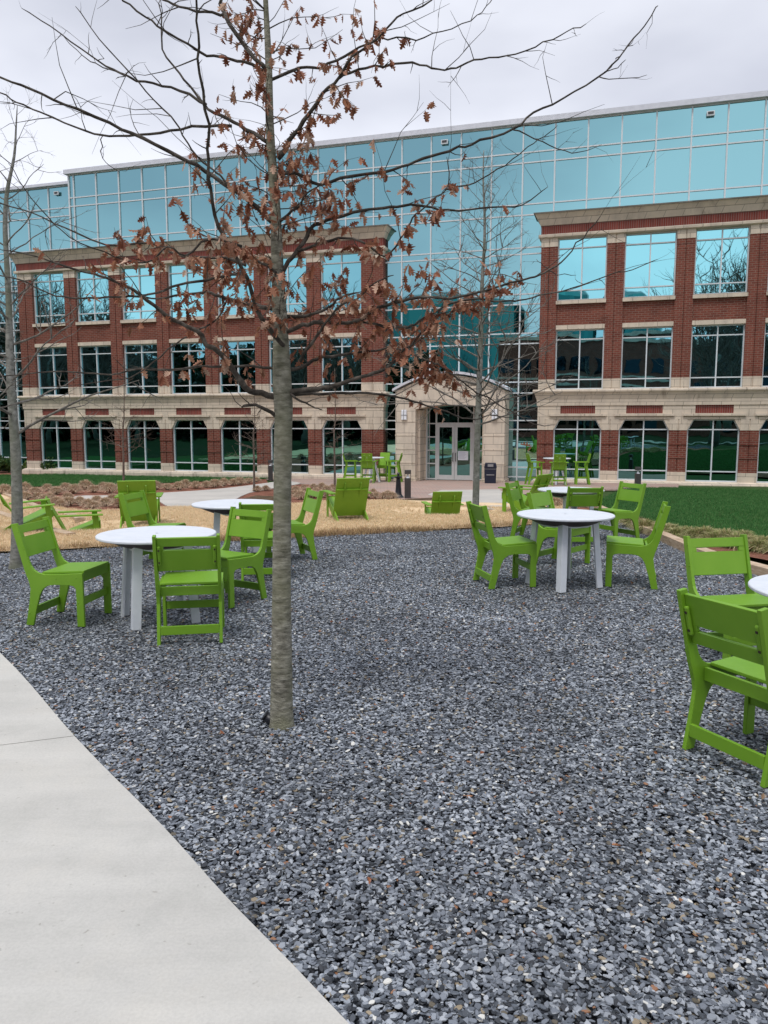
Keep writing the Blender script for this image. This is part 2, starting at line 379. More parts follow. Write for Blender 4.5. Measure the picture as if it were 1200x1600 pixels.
walk_edge = [Vector((x, y, 0)) for x, y in [G(*p) for p in [(0, 1022), (118, 1155), (250, 1290), (350, 1402), (450, 1505), (540, 1600)]]]
d0 = (walk_edge[0] - walk_edge[1]).normalized(); d1 = (walk_edge[-1] - walk_edge[-2]).normalized()
edge = [walk_edge[0] + d0 * 6.5 + Vector((-.9, 0, 0)), walk_edge[0] + d0 * 3 + Vector((-.2, 0, 0))] + walk_edge + [walk_edge[-1] + d1 * 1.2, walk_edge[-1] + d1 * 4]
edge = catmull(edge, 5)
timber_px = [(905, 781), (928, 787), (975, 807), (1040, 834), (1100, 858), (1150, 873), (1200, 886)]
tim = [G(p[0], p[1], .1) for p in timber_px]
tl_ = (Vector((*tim[-1], 0)) - Vector((*tim[-2], 0))).normalized()
tim = [(4.2, 17.6)] + tim + [(tim[-1][0] + tl_.x * 2.5, tim[-1][1] + tl_.y * 2.5)]
back = [G(*p) for p in [(0, 864), (100, 859), (190, 853), (300, 846), (487, 835), (600, 830), (740, 826), (830, 820)]] + [(3.1, 13.4), (3.75, 15.2), (4.1, 17.3)]
back = [(-8.5, 8.8), (-6.5, 9.2)] + back
backc = [(p.x, p.y) for p in catmull([(a, b, 0) for a, b in back], 4)]
timc = [(p.x, p.y) for p in catmull([(a, b, 0) for a, b in tim], 4)]
gpoly = [(p.x, p.y) for p in reversed(edge)] + backc + timc + [(7.5, 4.5), (6.5, -1.5)]
def rut(x, y): return .012 * noise.noise(Vector((x * 1.3, y * 1.3, 7))) + .006 * noise.noise(Vector((x * 4, y * 4, 1)))
sheet('gravel_bed', gpoly, -.032, M['slate_bed'], kind='structure', cell=.25, zf=rut)
# concrete walk in two slabs with an open joint between them
a, b = G(0, 1168), G(118, 1153); jd = Vector((b[0] - a[0], b[1] - a[1], 0)).normalized(); jn = Vector((-jd.y, jd.x, 0))
wpoly = [(p.x, p.y) for p in edge] + [(-3, -4), (-9, -2), (-14, 9)]
ja = Vector((a[0], a[1], 0))
sheet('concrete_walk', wpoly, .012, M['concrete'], .08, cuts=[(ja - jn * .004, jn)])
sheet('concrete_walk', wpoly, .012, M['concrete'], .08, cuts=[(ja + jn * .004, -jn)])
# dormant lawn with two shallow hollows
HOL = [(G(694, 803)[0], G(694, 803)[1] + .75, .85, .36), (-5.25, 12.95, .8, .30)]
def hollow(x, y): return -sum(d * math.exp(-(math.hypot((x - hx) / 1.15, y - hy) / r) ** 5) for hx, hy, r, d in HOL)
def dip(x, y):
    z = .018 * noise.noise(Vector((x * 1.1, y * 1.1, 0))) + .01 * noise.noise(Vector((x * 4, y * 4, 3)))
    for hx, hy, r, d in HOL:
        q = math.hypot((x - hx) / 1.15, y - hy) / r; z -= d * math.exp(-q ** 5)
    return z
tanback = [G(*p) for p in [(740, 791), (690, 789), (660, 787), (620, 782), (520, 783), (440, 789), (380, 790), (265, 793), (190, 798), (150, 799), (110, 797), (58, 790), (0, 772)]]
sheet('ground', [(-250, -250), (250, -250), (250, 250), (-250, 250)], -.06, M['ground'], zf=hollow, fine=(-6.8, 2.9, 11.3, 17.0))
tpoly = backc + [(4.3, 17.2), (2.6, 16.6)] + tanback + [(-16, 26), (-16, 9.2)]
tanl = sheet('dormant_lawn', tpoly, .012, M['tan'], cell=.3, zf=dip)
# beds, paths, plaza, green lawns
def px(*l): return [G(*p) for p in l]
sheet('mulch_bed', px((0, 774), (58, 795), (110, 800), (190, 800), (265, 795), (300, 768), (420, 756), (415, 747), (200, 753), (0, 757)), -.012, M['mulch'])
sheet('mulch_bed', px((330, 792), (440, 790), (530, 784), (625, 782), (640, 772), (560, 763), (500, 756), (455, 757), (400, 762), (357, 779)), -.008, M['mulch'])
sheet('bark_mulch_bed', px((355, 791), (440, 790), (440, 776), (400, 774), (372, 781)), .002, M['bark_mulch'])
sheet('bark_mulch_bed', px((625, 783), (690, 790), (745, 793), (735, 784), (716, 771), (645, 775)), -.002, M['bark_mulch'])
sheet('bark_mulch_bed', px((785, 795), (850, 798), (935, 792), (940, 780), (850, 770), (790, 775)), -.001, M['bark_mulch'])
sheet('curved_walk', [(v.x, v.y) for v in catmull([(*G(*p), 0) for p in [(117, 781), (180, 781), (240, 781), (264, 792), (300, 795), (345, 791), (357, 787), (390, 770), (440, 761), (470, 755), (440, 752), (393, 758), (330, 765), (255, 770), (180, 774), (120, 775), (117, 781)]], 3)][:-1], .006, M['concrete_far'], .05)
sheet('concrete_path', px((668, 773), (716, 788), (745, 795), (795, 797), (793, 775), (780, 765), (690, 766)), .010, M['concrete_far'], .05)
sheet('paved_plaza', px((400, 746), (440, 752), (480, 757), (540, 761), (590, 768), (620, 780), (668, 778), (720, 775), (800, 775), (850, 768), (945, 765), (1060, 766), (1060, 751), (860, 746), (600, 740)), .004, M['pavers'], .04)
lawnR = px((1035, 763), (975, 765), (940, 782), (935, 790), (975, 800), (1050, 824), (1110, 836), (1200, 850)) + [(9, 8.5), (16, 8.0), (26, 14), (22, 22)]
lawnR += px((1300, 772), (1200, 767))
sheet('green_lawn', lawnR, .02, M['lawn'], .04)
sheet('mulch_bed', [(v[0], v[1]) for v in [(4.1, 16.8), (4.35, 13.5), (4.05, 11.3), (4.2, 9.9), (4.7, 8.4), (6.6, 6.0), (9.5, 7.2), (9, 8.6), (5.6, 10.3), (4.7, 13.2), (4.9, 16.2)]], .008, M['mulch'])
sheet('mulch_bed', px((1060, 764), (1200, 766)) + [(14, 24), (22, 22), (22, 19.5)] + px((1300, 774), (1200, 770), (1060, 767)), .014, M['mulch'])
lawnL = px((0, 762), (200, 757), (300, 753), (420, 748), (412, 745), (200, 742), (0, 744)) + [(-26, 38), (-26, 26)]
sheet('green_lawn', lawnL, .008, M['lawn'])
sheet('mulch_bed', px((0, 745), (200, 743), (412, 746), (425, 742)) + [(-6, 33), (-15, 36), (-26, 40), (-26, 37)], -.01, M['mulch'])
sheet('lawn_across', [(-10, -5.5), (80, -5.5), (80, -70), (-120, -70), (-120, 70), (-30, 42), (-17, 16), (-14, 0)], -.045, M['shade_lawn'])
sheet('path_across', [(-40, -9), (-10, -7), (10, -10), (40, -16), (40, -18.5), (10, -12.5), (-10, -9.5), (-40, -11.5)], -.03, M['concrete_far'])

# ------------------------------------------------------------------ gravel chips, grass
HID = bpy.data.collections.new('instance_sources')         # never linked to the scene
def srcobj(mb, name, mat, smooth=False):
    o = mb.build(name, mat, smooth=smooth); COL.objects.unlink(o); HID.objects.link(o); return o
def scatter(base_pts, name, srcs, dens, smin, smax, tilt, kind_tag, z=.0, z_jit=0.0, cell=None, zf=None, mat=None, dmax=None):
    """one object: points spread over a sheet, each carrying a chip or tuft"""
    o = sheet(name, base_pts, z, mat, kind='stuff', cell=cell, zf=zf)
    g = bpy.data.node_groups.new(name + '_nodes', 'GeometryNodeTree')
    g.interface.new_socket('Geometry', in_out='INPUT', socket_type='NodeSocketGeometry')
    g.interface.new_socket('Geometry', in_out='OUTPUT', socket_type='NodeSocketGeometry')
    n = g.nodes; l = g.links
    gi = n.new('NodeGroupInput'); go = n.new('NodeGroupOutput')
    dp = n.new('GeometryNodeDistributePointsOnFaces'); l.new(gi.outputs[0], dp.inputs['Mesh'])
    if isinstance(dens, tuple):                            # density falls with distance from the near end of the bed
        pos = n.new('GeometryNodeInputPosition'); sp = n.new('ShaderNodeSeparateXYZ'); l.new(pos.outputs[0], sp.inputs[0])
        mr = n.new('ShaderNodeMapRange'); l.new(sp.outputs['Y'], mr.inputs[0])
        mr.inputs[1].default_value = dens[0]; mr.inputs[2].default_value = dens[1]; mr.inputs[3].default_value = dens[2]; mr.inputs[4].default_value = dens[3]
        l.new(mr.outputs[0], dp.inputs['Density'])
    else: dp.inputs['Density'].default_value = dens
    jn_ = n.new('GeometryNodeJoinGeometry')
    for s_ in srcs:
        oi = n.new('GeometryNodeObjectInfo'); oi.inputs['Object'].default_value = s_; oi.inputs['As Instance'].default_value = True
        l.new(oi.outputs['Geometry'], jn_.inputs[0])
    ip = n.new('GeometryNodeInstanceOnPoints'); l.new(dp.outputs['Points'], ip.inputs['Points']); l.new(jn_.outputs[0], ip.inputs['Instance'])
    ip.inputs['Pick Instance'].default_value = True
    ri = n.new('FunctionNodeRandomValue'); ri.data_type = 'INT'; ri.inputs[4].default_value = 0; ri.inputs[5].default_value = len(srcs) - 1; ri.inputs['Seed'].default_value = 3
    l.new(ri.outputs[2], ip.inputs['Instance Index'])
    rr = n.new('FunctionNodeRandomValue'); rr.data_type = 'FLOAT_VECTOR'; rr.inputs[0].default_value = (-tilt, -tilt, 0); rr.inputs[1].default_value = (tilt, tilt, 6.283)
    l.new(rr.outputs[0], ip.inputs['Rotation'])
    rs = n.new('FunctionNodeRandomValue'); rs.data_type = 'FLOAT'; rs.inputs[2].default_value = smin; rs.inputs[3].default_value = smax; rs.inputs['Seed'].default_value = 5
    l.new(rs.outputs[1], ip.inputs['Scale'])
    last = ip.outputs[0]
    if z_jit:
        ti = n.new('GeometryNodeTranslateInstances'); l.new(last, ti.inputs[0]); ti.inputs['Local Space'].default_value = False
        rz_ = n.new('FunctionNodeRandomValue'); rz_.data_type = 'FLOAT_VECTOR'; rz_.inputs[0].default_value = (0, 0, 0); rz_.inputs[1].default_value = (0, 0, z_jit); rz_.inputs['Seed'].default_value = 9
        l.new(rz_.outputs[0], ti.inputs['Translation']); last = ti.outputs[0]
    l.new(last, go.inputs[0])
    md = o.modifiers.new('scatter', 'NODES'); md.node_group = g
    tag(o, *kind_tag)
    return o
chips = []
for k in range(9):
    mb = MB(); n = rnd.choice([5, 6, 6, 7, 8]); el = rnd.uniform(.42, .85)
    ang = sorted((i + rnd.uniform(-.3, .3)) * 6.283 / n for i in range(n)); th = rnd.uniform(.08, .17)
    rr_ = [rnd.uniform(.75, 1.1) for _ in ang]
    ring = [(r_ * math.cos(a_), el * r_ * math.sin(a_)) for a_, r_ in zip(ang, rr_)]
    vs = [(x * .85, y * .85, -th) for x, y in ring] + [(x, y, rnd.uniform(-.4, .1) * th) for x, y in ring] + [(x * .86 + .03, y * .84, th * rnd.uniform(.75, 1.2)) for x, y in ring]
    fs = [tuple(reversed(range(n))), tuple(range(2 * n, 3 * n))]
    for lev in (0, 1):
        for i in range(n): fs.append((lev * n + i, lev * n + (i + 1) % n, (lev + 1) * n + (i + 1) % n, (lev + 1) * n + i))
    mb.add(vs, fs); chips.append(srcobj(mb, 'chip', M['chip']))
mb_edge = [(p.x, p.y) for p in reversed(edge) if p.y < 10.5 and p.y > .2]
# the chips stay inside the bed, a little short of its far margin
gp2 = [(1.2, .6), (.35, 1.3)] + [(p.x, p.y) for p in reversed(edge) if 1.7 < p.y < 9.0] + [q for q in backc if q[0] > -6.2] + timc[:-3] + [(5.4, 5.2), (3.6, 2.6), (2.4, .8)]
scatter(gp2, 'slate_gravel', chips, (2.5, 11, 9500, 3400),   .007, .0175, .34,
        ('loose blue grey slate chip gravel filling the seating court', 'gravel'), z=-.014, z_jit=.012, cell=.25, zf=rut)
def clump(nb, hmin, hmax, spread, wd, cols, lean=.5, seg=3):
    mb = MB()
    for i in range(nb):
        a_ = rnd.uniform(0, 6.283); r_ = spread * math.sqrt(rnd.random()); x, y = r_ * math.cos(a_), r_ * math.sin(a_)
        h = rnd.uniform(hmin, hmax); la = rnd.uniform(0, 6.283); ln = rnd.uniform(.1, 1) * lean * h
        c = Vector(rnd.choice(cols)) * rnd.uniform(.75, 1.2); b_ = len(mb.v); pa = la + 1.57
        for k in range(seg + 1):
            t = k / seg; w_ = wd * (1 - t * .85) * .5; ox = x + math.cos(la) * ln * t * t; oy = y + math.sin(la) * ln * t * t
            for sg in (-1, 1):
                mb.v.append((ox + sg * w_ * math.cos(pa), oy + sg * w_ * math.sin(pa), h * (t - .25 * t * t * (ln / h))))
                mb.col.append((c[0], c[1], c[2], 1))
        for k in range(seg): mb.f.append((b_ + 2 * k, b_ + 2 * k + 1, b_ + 2 * k + 3, b_ + 2 * k + 2)); mb.mi.append(0)
    return mb
TAN = [(.76, .58, .38), (.82, .66, .46), (.66, .49, .31), (.56, .48, .28)]
GRN = [(.04, .155, .035), (.065, .21, .05), (.03, .11, .026), (.12, .22, .07)]
tc_ = [srcobj(clump(16, .025, .06, .06, .006, TAN, 1.2, 2), 'dry_clump', M['blade']) for _ in range(4)]
gc_ = [srcobj(clump(16, .03, .065, .07, .007, GRN, .8, 2), 'green_clump', M['blade']) for _ in range(4)]
tp2 = [q for q in backc if -6.6 < q[0]] + [(3.7, 17), (2.6, 16.5)] + tanback[:-1] + [(-9.5, 19.5), (-7.2, 9.3)]
tp2 = [(a_, b_ + (.0 if i else 0)) for i, (a_, b_) in enumerate(tp2)]
scatter(tp2, 'dry_turf', tc_, 330, .6, 1.15, .3, ('dormant tan turf blades around the slate court', 'grass'), z=.012, cell=.3, zf=dip)
scatter(lawnR[:9] + [(12, 8.4), (14, 14), (12.5, 21)] + lawnR[-2:], 'green_turf', gc_, 210, .6, 1.1, .3, ('dense dark green turf on the right by the brick wing', 'grass'), z=.02)
scatter(lawnL[:7] + [(-20, 38), (-18, 30)], 'green_turf', gc_, 70, .8, 1.5, .3, ('green turf strip in front of the long brick wing', 'grass'), z=.008)
# ragged taller margin of dead grass along the gravel
ec = [srcobj(clump(26, .04, .10, .09, .007, [(.52, .38, .2), (.42, .28, .14), (.3, .18, .1)], 1.0, 2), 'edge_clump', M['blade']) for _ in range(3)]
strip = [q for q in backc if q[0] > -6.5]; strip = strip[:-4]
scatter(strip + [(a_, b_ + .22) for a_, b_ in reversed(strip)], 'turf_margin', ec, 120, .7, 1.2, .3, ('ragged tan turf margin overhanging the gravel', 'grass'), z=.0)

# ------------------------------------------------------------------ timber edgings
def curb(pts, wdt, h, z0, label):
    mb = MB(); n = len(pts); rows = []
    for i in range(n):
        a_ = Vector((*pts[max(i - 1, 0)], 0)); c_ = Vector((*pts[min(i + 1, n - 1)], 0)); t = (c_ - a_).normalized(); nn = Vector((t.y, -t.x, 0)) * wdt / 2
        p = Vector((*pts[i], 0)); zt = gz(p.y) + z0
        rows.append([(p.x - nn.x, p.y - nn.y, zt - .05), (p.x - nn.x, p.y - nn.y, zt + h), (p.x + nn.x, p.y + nn.y, zt + h), (p.x + nn.x, p.y + nn.y, zt - .05)])
    for i in range(n - 1):
        r0, r1 = rows[i], rows[i + 1]
        if i % 6 == 5:
            r1 = [tuple(Vector(q) * .992 + Vector(p_) * .008) for q, p_ in zip(r1, r0)]
        mb.add(r0 + r1, [(0, 4, 5, 1), (1, 5, 6, 2), (2, 6, 7, 3), (3, 7, 4, 0)] + ([(0, 1, 2, 3), (4, 7, 6, 5)]))
    return tag(mb.build('timber_edging', M['timber']), label, 'edging')
curb(timc, .15, .10, 0, 'pale timber border curving between slate gravel and green lawn')
for pp, lb in ((px((-60, 745), (0, 769), (30, 782), (62, 795), (105, 805), (125, 813)), 'upper pale timber strip slanting across the tan lawn at left'),
               (px((-90, 770), (0, 804), (30, 814), (60, 826), (110, 838)), 'lower pale timber strip beside the leftmost tree on tan lawn')):
    curb(pp, .16, .05, 0.0, lb)

# ------------------------------------------------------------------ the office building
broot = empty('office_building', (math.sin(YAW) * BD, math.cos(YAW) * BD, 0), -YAW)
tag(broot, 'long red brick and pale stone office building with teal glass upper storey', 'building')
LC = [-24.51 + 2.31 * k for k in range(7)]; RC = [-1.42 + 2.325 * k for k in range(7)]
def frus(mb, a, b, layers, dback=.42):                     # layers (z, proud); block ring with flaring front and ends
    for (z0, e0), (z1, e1) in zip(layers, layers[1:]):
        vs = [(a - e0, -e0, z0), (b + e0, -e0, z0), (b + e0, dback, z0), (a - e0, dback, z0), (a - e1, -e1, z1), (b + e1, -e1, z1), (b + e1, dback, z1), (a - e1, dback, z1)]
        mb.add(vs, [(3, 2, 1, 0), (4, 5, 6, 7), (0, 1, 5, 4), (1, 2, 6, 5), (2, 3, 7, 6), (3, 0, 4, 7)])
def block(sa, sb, cs):
    brick, stone, sold = MB(), MB(), MB()
    hw = .86; D_ = .42
    edges = [sa] + [x for c in cs for x in (c - hw, c + hw)] + [sb]
    piers = [(edges[i], edges[i + 1]) for i in range(0, len(edges), 2)]
    frus(stone, sa, sb, [(-1.2, .16), (-.56, .16), (-.50, .10), (-.47, .02)])
    for i, (a, b) in enumerate(piers):
        stone.box(a, b, 0, D_, -.47, -.13)
        mid = (a + b) / 2; g = .018                          # twin pilasters with a shadow joint between
        for x0, x1 in ((a, mid - g), (mid + g, b)):
            brick.box(x0, x1, .012, D_, -.13, 1.35); brick.box(x0, x1, 0, D_ - .02, 3.2, 7.95)
            stone.box(x0, x1, -.004, D_, 1.35, 1.74); stone.box(x0, x1, -.012, D_, 2.84, 3.2); stone.box(x0, x1, -.012, D_, 7.95, 8.25)
        brick.box(mid - g, mid + g, .045, D_, -.13, 1.35); brick.box(mid - g, mid + g, .04, D_, 3.2, 7.95)
        stone.box(mid - g, mid + g, .02, D_, 1.35, 1.74); stone.box(mid - g, mid + g, .02, D_, 2.84, 3.2); stone.box(mid - g, mid + g, .02, D_, 7.95, 8.25)
        for zz in (.36, .84):                                # corbelled courses in the ground floor piers
            brick.box(a + .001, b - .001, -.014, .3, zz, zz + .05)
    stone.box(sa, sb, .0, D_, 1.741, 1.95)                   # course above the ground floor windows
    for c in cs:
        stone.prism([(c - hw, 1.745), (c - hw, 1.36), (c - hw + .20, 1.745)], .02, D_ - .1)
        stone.prism([(c + hw, 1.745), (c + hw - .20, 1.745), (c + hw, 1.36)], .02, D_ - .1)
        stone.box(c - hw - .16, c + hw + .16, -.07, .0, 1.86, 1.935)
        sold.box(c - .62, c + .62, .03, D_, 1.95, 2.24)
        brick.box(c - hw - .001, c + hw + .001, .06, D_ - .03, 5.15, 5.9)
        stone.box(c - hw, c + hw, .01, D_ - .02, 5.0, 5.15)
        stone.box(c - hw - .02, c + hw + .02, -.05, D_ - .04, 5.9, 6.03)
    pe = [sa] + [x for c in cs for x in (c - .62, c + .62)] + [sb]
    for i in range(0, len(pe), 2): stone.box(pe[i], pe[i + 1], 0, D_, 1.95, 2.24)
    frus(stone, sa, sb, [(2.24, .03), (2.48, .04)]); frus(stone, sa, sb, [(2.48, .05), (2.72, .13)])
    frus(stone, sa, sb, [(2.72, .17), (2.77, .185), (2.83, .16)])
    frus(stone, sa, sb, [(8.25, .03), (8.28, .09), (8.36, .10), (8.39, .05)])
    frus(sold, sa, sb, [(8.39, .012), (8.70, .012)])
    frus(stone, sa, sb, [(8.70, .04), (8.90, .12), (9.08, .23)], .6)
    cp = MB(); frus(cp, sa, sb, [(9.08, .27), (9.12, .28)], .6); cp.build('cornice_cap', M['cap'], broot)
    brick.build('brick_wall', M['brick'], broot); stone.build('stone_trim', M['stone'], broot); sold.build('soldier_course', M['soldier'], broot)
block(-26.14, -8.88, LC); block(-2.87, 13.6, RC)
# windows
def window(c, z0, z1, cham=False, gm='glass_win'):
    fr = MB(); gl = MB(); hw = .86; d0, d1 = .13, .25; t = .045
    rails = [z0 + .165 * (z1 - z0), z1 - .165 * (z1 - z0)]
    fr.box(c - hw, c - hw + t, d0, d1, z0, z1); fr.box(c + hw - t, c + hw, d0, d1, z0, z1)
    fr.box(c - hw + t, c + hw - t, d0, d1, z0, z0 + t); fr.box(c - hw + t, c + hw - t, d0, d1, z1 - t, z1)
    zs = [z0 + t] + rails + [z1 - t]
    for i in range(3):
        a = zs[i] + (.02 if i else 0); b = zs[i + 1] - (.02 if i < 2 else 0)
        fr.box(c - .022, c + .022, d0 + .004, d1, a, b)
        for x0, x1 in ((c - hw + t, c - .022), (c + .022, c + hw - t)):
            ty, tz = rnd.gauss(0, .0018), rnd.gauss(0, .0018); y = .19
            gl.add([(x0, y + tz, a), (x1, y + tz + ty * (x1 - x0) * 2, a), (x1, y + ty * (x1 - x0) * 2, b), (x0, y, b)], [(0, 1, 2, 3)])
    for z in rails: fr.box(c - hw + t, c + hw - t, d0, d1, z - .02, z + .02)
    if cham:
        for s_ in (-1, 1):
            fr.prism([(c + s_ * (hw - .03), 1.33), (c + s_ * (hw + .01), 1.33), (c + s_ * (hw - .19), 1.745), (c + s_ * (hw - .235), 1.745)], d0 - .02, d0 - .002)
    w_ = fr.build('window', M['alu'], broot); gl.build('pane', M[gm], w_)
for c in LC + RC:
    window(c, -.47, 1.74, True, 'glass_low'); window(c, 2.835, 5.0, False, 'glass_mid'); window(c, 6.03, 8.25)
# curtain wall
rails = [-.62, -.44, -.07, 1.36, 1.70, 2.73, 3.14, 4.56, 4.94, 6.0, 6.37, 7.81, 8.04, 9.2, 9.58, 11.04, 11.40, 12.36]
def curtain(ss, dp, zlow_fn):
    gl, mu = MB(), MB()
    for i in range(len(ss) - 1):
        zl = zlow_fn((ss[i] + ss[i + 1]) / 2)
        for j in range(len(rails) - 1):
            if rails[j + 1] <= zl: continue
            a, b = rails[j], rails[j + 1]; ty, tz = rnd.gauss(0, .0025), rnd.gauss(0, .0015)
            gl.add([(ss[i], dp + tz, a), (ss[i + 1], dp + tz + ty, a), (ss[i + 1], dp + ty, b), (ss[i], dp, b)], [(0, 1, 2, 3)])
    segs = [(ss[i], max(zlow_fn(ss[i] - .1), -1.0) if i else zlow_fn(ss[i] + .1)) for i in range(len(ss))]
    for s_, zl in segs: mu.box(s_ - .025, s_ + .025, dp - .05, dp + .02, max(-1.0, min(zl, zlow_fn(s_ + .1))), 12.38)
    for z in rails[1:]:
        for i in range(len(ss) - 1):
            if z >= zlow_fn((ss[i] + ss[i + 1]) / 2): mu.box(ss[i] + .025, ss[i + 1] - .025, dp - .04, dp + .02, z - .022, z + .022)
    gl.build('glass_curtain_wall', M['glass_top'], broot); mu.build('mullion_grid', M['alu'], broot)
main_s = [-23.35, -23.11] + [-23.11 + 1.146 * k for k in range(1, 33)]
def zlow(s_):
    if -26.14 < s_ < -8.9 or s_ > -2.85: return 9.0
    return -1.0
curtain(main_s, .3, zlow)
left_s = [-40.6 + 1.165 * k for k in range(15)]; left_s.append(-23.35)
curtain(left_s, 1.5, lambda s_: 9.0 if s_ > -26.0 else -1.0)
rt = MB(); rt.box(-23.40, -23.35, .26, 1.5, 9.0, 12.38); rt.box(-26.2, -26.12, .4, 1.5, -1, 9.0); rt.build('corner_return', M['alu'], broot)
cp = MB(); cp.box(-23.5, 13.8, .12, 1.2, 12.38, 12.56); cp.box(-40.6, -23.5, 1.3, 2.4, 12.38, 12.50); cp.build('roof_coping', M['coping'], broot)
bk = MB(); bk.box(-23.3, 13.5, .62, 14, -1.2, 12.3); bk.box(-40.5, -23.3, 1.7, 14, -1.2, 12.3); bk.box(13.6, 13.9, -.1, .6, -1.2, 12.4); bk.build('light_block_shell', M['cap'], broot)  # unseen solid backing, added to block light behind the facade
for s_, dd, z in ((2.68, .3, 12.05), (-6.55, .3, 12.05), (-24.95, 1.5, 12.05)):
    q = MB(); q.box(s_ - .13, s_ + .13, dd - .12, dd - .05, z - .08, z + .08); wl = q.build('wall_floodlight', M['alu'], broot, bevel=.01)
    q = MB(); q.box(s_ - .09, s_ + .09, dd - .13, dd - .12, z - .03, z + .05); q.build('light_housing', M['bronze_metal'], wl)
# entrance portal
pt = MB(); pa, pb, pf = -8.12, -3.96, -.9; pc = (pa + pb) / 2; ow = 1.30
def arch(xa, xb, zs, rise, n=16): return [(xa + (xb - xa) * i / n, zs + rise * (1 - (2 * i / n - 1) ** 2)) for i in range(n + 1)]
top = arch(pa, pb, 2.78, .58); op = arch(pc - ow, pc + ow, 2.12, .16)
for i in range(16):                                        # front wall above the opening, in strips between the two curves
    x0, x1 = top[i][0], top[i + 1][0]
    def ozt(x):
        if x <= pc - ow or x >= pc + ow: return None
        t = (x - (pc - ow)) / (2 * ow); return 2.12 + .16 * (1 - (2 * t - 1) ** 2)
pts_top = top
poly = [(pa, -.62)] + [(pc - ow, -.62)] + op + [(pc + ow, -.62), (pb, -.62)] + list(reversed(top))
# split at the centre so every ngon stays simple
hl = [(pa, 2.12)] + [(x, z) for x, z in op if x <= pc + 1e-6] + [(x, z) for x, z in reversed(top) if x <= pc + 1e-6]
hr = [(x, z) for x, z in op if x >= pc - 1e-6] + [(pb, 2.12)] + [(x, z) for x, z in reversed(top) if x >= pc - 1e-6]
pt.prism(hl, pf, .28); pt.prism(hr, pf, .28)
for a, b in ((pa, pc - ow), (pc + ow, pb)): pt.box(a, b, pf, .28, -1.0, 2.12)
por = pt.build('entrance_portal', M['stone_portal'], broot)
q = MB()
for a, b in ((pa, pc - ow), (pc + ow, pb)):                # plinth, projecting bands and inner step
    q.box(a - .06, b + .06, pf - .06, .2, -1.0, -.50)
    for z in (.10, .62, 1.14, 1.66): q.box(a - .012, b + .012, pf - .014, .2, z - .02, z + .02)
for s_ in (-1, 1):
    x = pc + s_ * (ow - .10); q.box(min(x, x + s_ * .1), max(x, x + s_ * .1), pf + .35, .2, -.6, 2.10)
build_each(q, 'portal_band', M['stone'], por)
q = MB(); cc = arch(pa - .1, pb + .1, 2.80, .62, 24)
for i in range(24):
    (x0, z0), (x1, z1) = cc[i], cc[i + 1]; q.prism([(x0, z0), (x1, z1), (x1, z1 + .09), (x0, z0 + .09)], pf - .12, .24)
q.build('portal_cap', M['coping'], por)
q = MB()
zd = .2; top_d = 1.56
xs = [pc - ow + .0, pc - ow + .30, pc + .34, ]
x0, x1, x2, x3 = pc - 1.12, pc - .74, pc + .74, pc + 1.12
for x in (x0, x1, x2, x3): q.box(x - .03, x + .03, zd, zd + .08, -.62, 2.3)
q.box(x1 + .03, x2 - .03, zd, zd + .08, top_d, top_d + .06)
for z in (-.60, .0, .52, 1.04, top_d):
    for a, b in ((x0, x1), (x2, x3)): q.box(a + .03, b - .03, zd + .004, zd + .076, z, z + .045)
q.build('door_frame', M['door_metal'], por)
q = MB(); q.add([(x0, zd + .05, -.6), (x1, zd + .05, -.6), (x1, zd + .05, 2.3), (x0, zd + .05, 2.3)], [(0, 1, 2, 3)]); q.add([(x2, zd + .05, -.6), (x3, zd + .05, -.6), (x3, zd + .05, 2.3), (x2, zd + .05, 2.3)], [(0, 1, 2, 3)])
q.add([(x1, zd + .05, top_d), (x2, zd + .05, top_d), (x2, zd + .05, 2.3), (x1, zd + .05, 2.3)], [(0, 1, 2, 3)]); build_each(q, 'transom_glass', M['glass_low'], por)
q = MB(); q.box(pc - ow, x0 - .03, zd, .28, -.62, 2.3); q.box(x3 + .03, pc + ow, zd, .28, -.62, 2.3); build_each(q, 'jamb_panel', M['stone'], por)
for a, b, sgn in ((x1 + .03, pc - .006, 1), (pc + .006, x2 - .03, -1)):
    q = MB(); st = .10
    q.box(a, a + st, zd - .01, zd + .05, -.60, top_d); q.box(b - st, b, zd - .01, zd + .05, -.60, top_d)
    q.box(a + st, b - st, zd - .01, zd + .05, -.60, -.42); q.box(a + st, b - st, zd - .01, zd + .05, top_d - .12, top_d)
    dr = q.build('door', M['door_metal'], broot)
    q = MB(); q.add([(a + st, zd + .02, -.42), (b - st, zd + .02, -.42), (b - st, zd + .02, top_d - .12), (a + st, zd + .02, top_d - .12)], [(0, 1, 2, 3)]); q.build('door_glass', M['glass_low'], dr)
    hx = b - .05 if sgn == 1 else a + .05
    q = MB(); q.tube([(hx, zd - .02, .12), (hx, zd - .08, .15), (hx, zd - .08, .42), (hx, zd - .02, .45)], .014, 6); q.build('door_handle', M['black_metal'], dr)
    if sgn == -1:
        q = MB(); q.box(a + .13, a + .53, zd + .004, zd + .012, .17, .52); q.build('paper_notice', M['paper'], dr)
        q = MB()
        for k in range(7):
            wd_ = rnd.uniform(.2, .32); q.box(a + .17, a + .17 + wd_, zd + .001, zd + .0035, .47 - k * .04, .482 - k * .04)
        q.build('notice_print', M['paper_ink'], dr)
for s_ in (pc - 1.73, pc + 1.71):
    q = MB(); q.box(s_ - .10, s_ + .10, pf - .10, pf - .02, 1.72, 2.10); lm = q.build('wall_lamp', M['lamp_glass'], broot, bevel=.02)
    q = MB(); q.box(s_ - .12, s_ + .12, pf - .112, pf, 1.895, 1.915); q.box(s_ - .012, s_ + .012, pf - .112, pf - .10, 1.72, 2.10); q.box(s_ - .09, s_ + .09, pf - .02, pf, 1.75, 2.07); q.build('lamp_bracket', M['bolt'], lm)

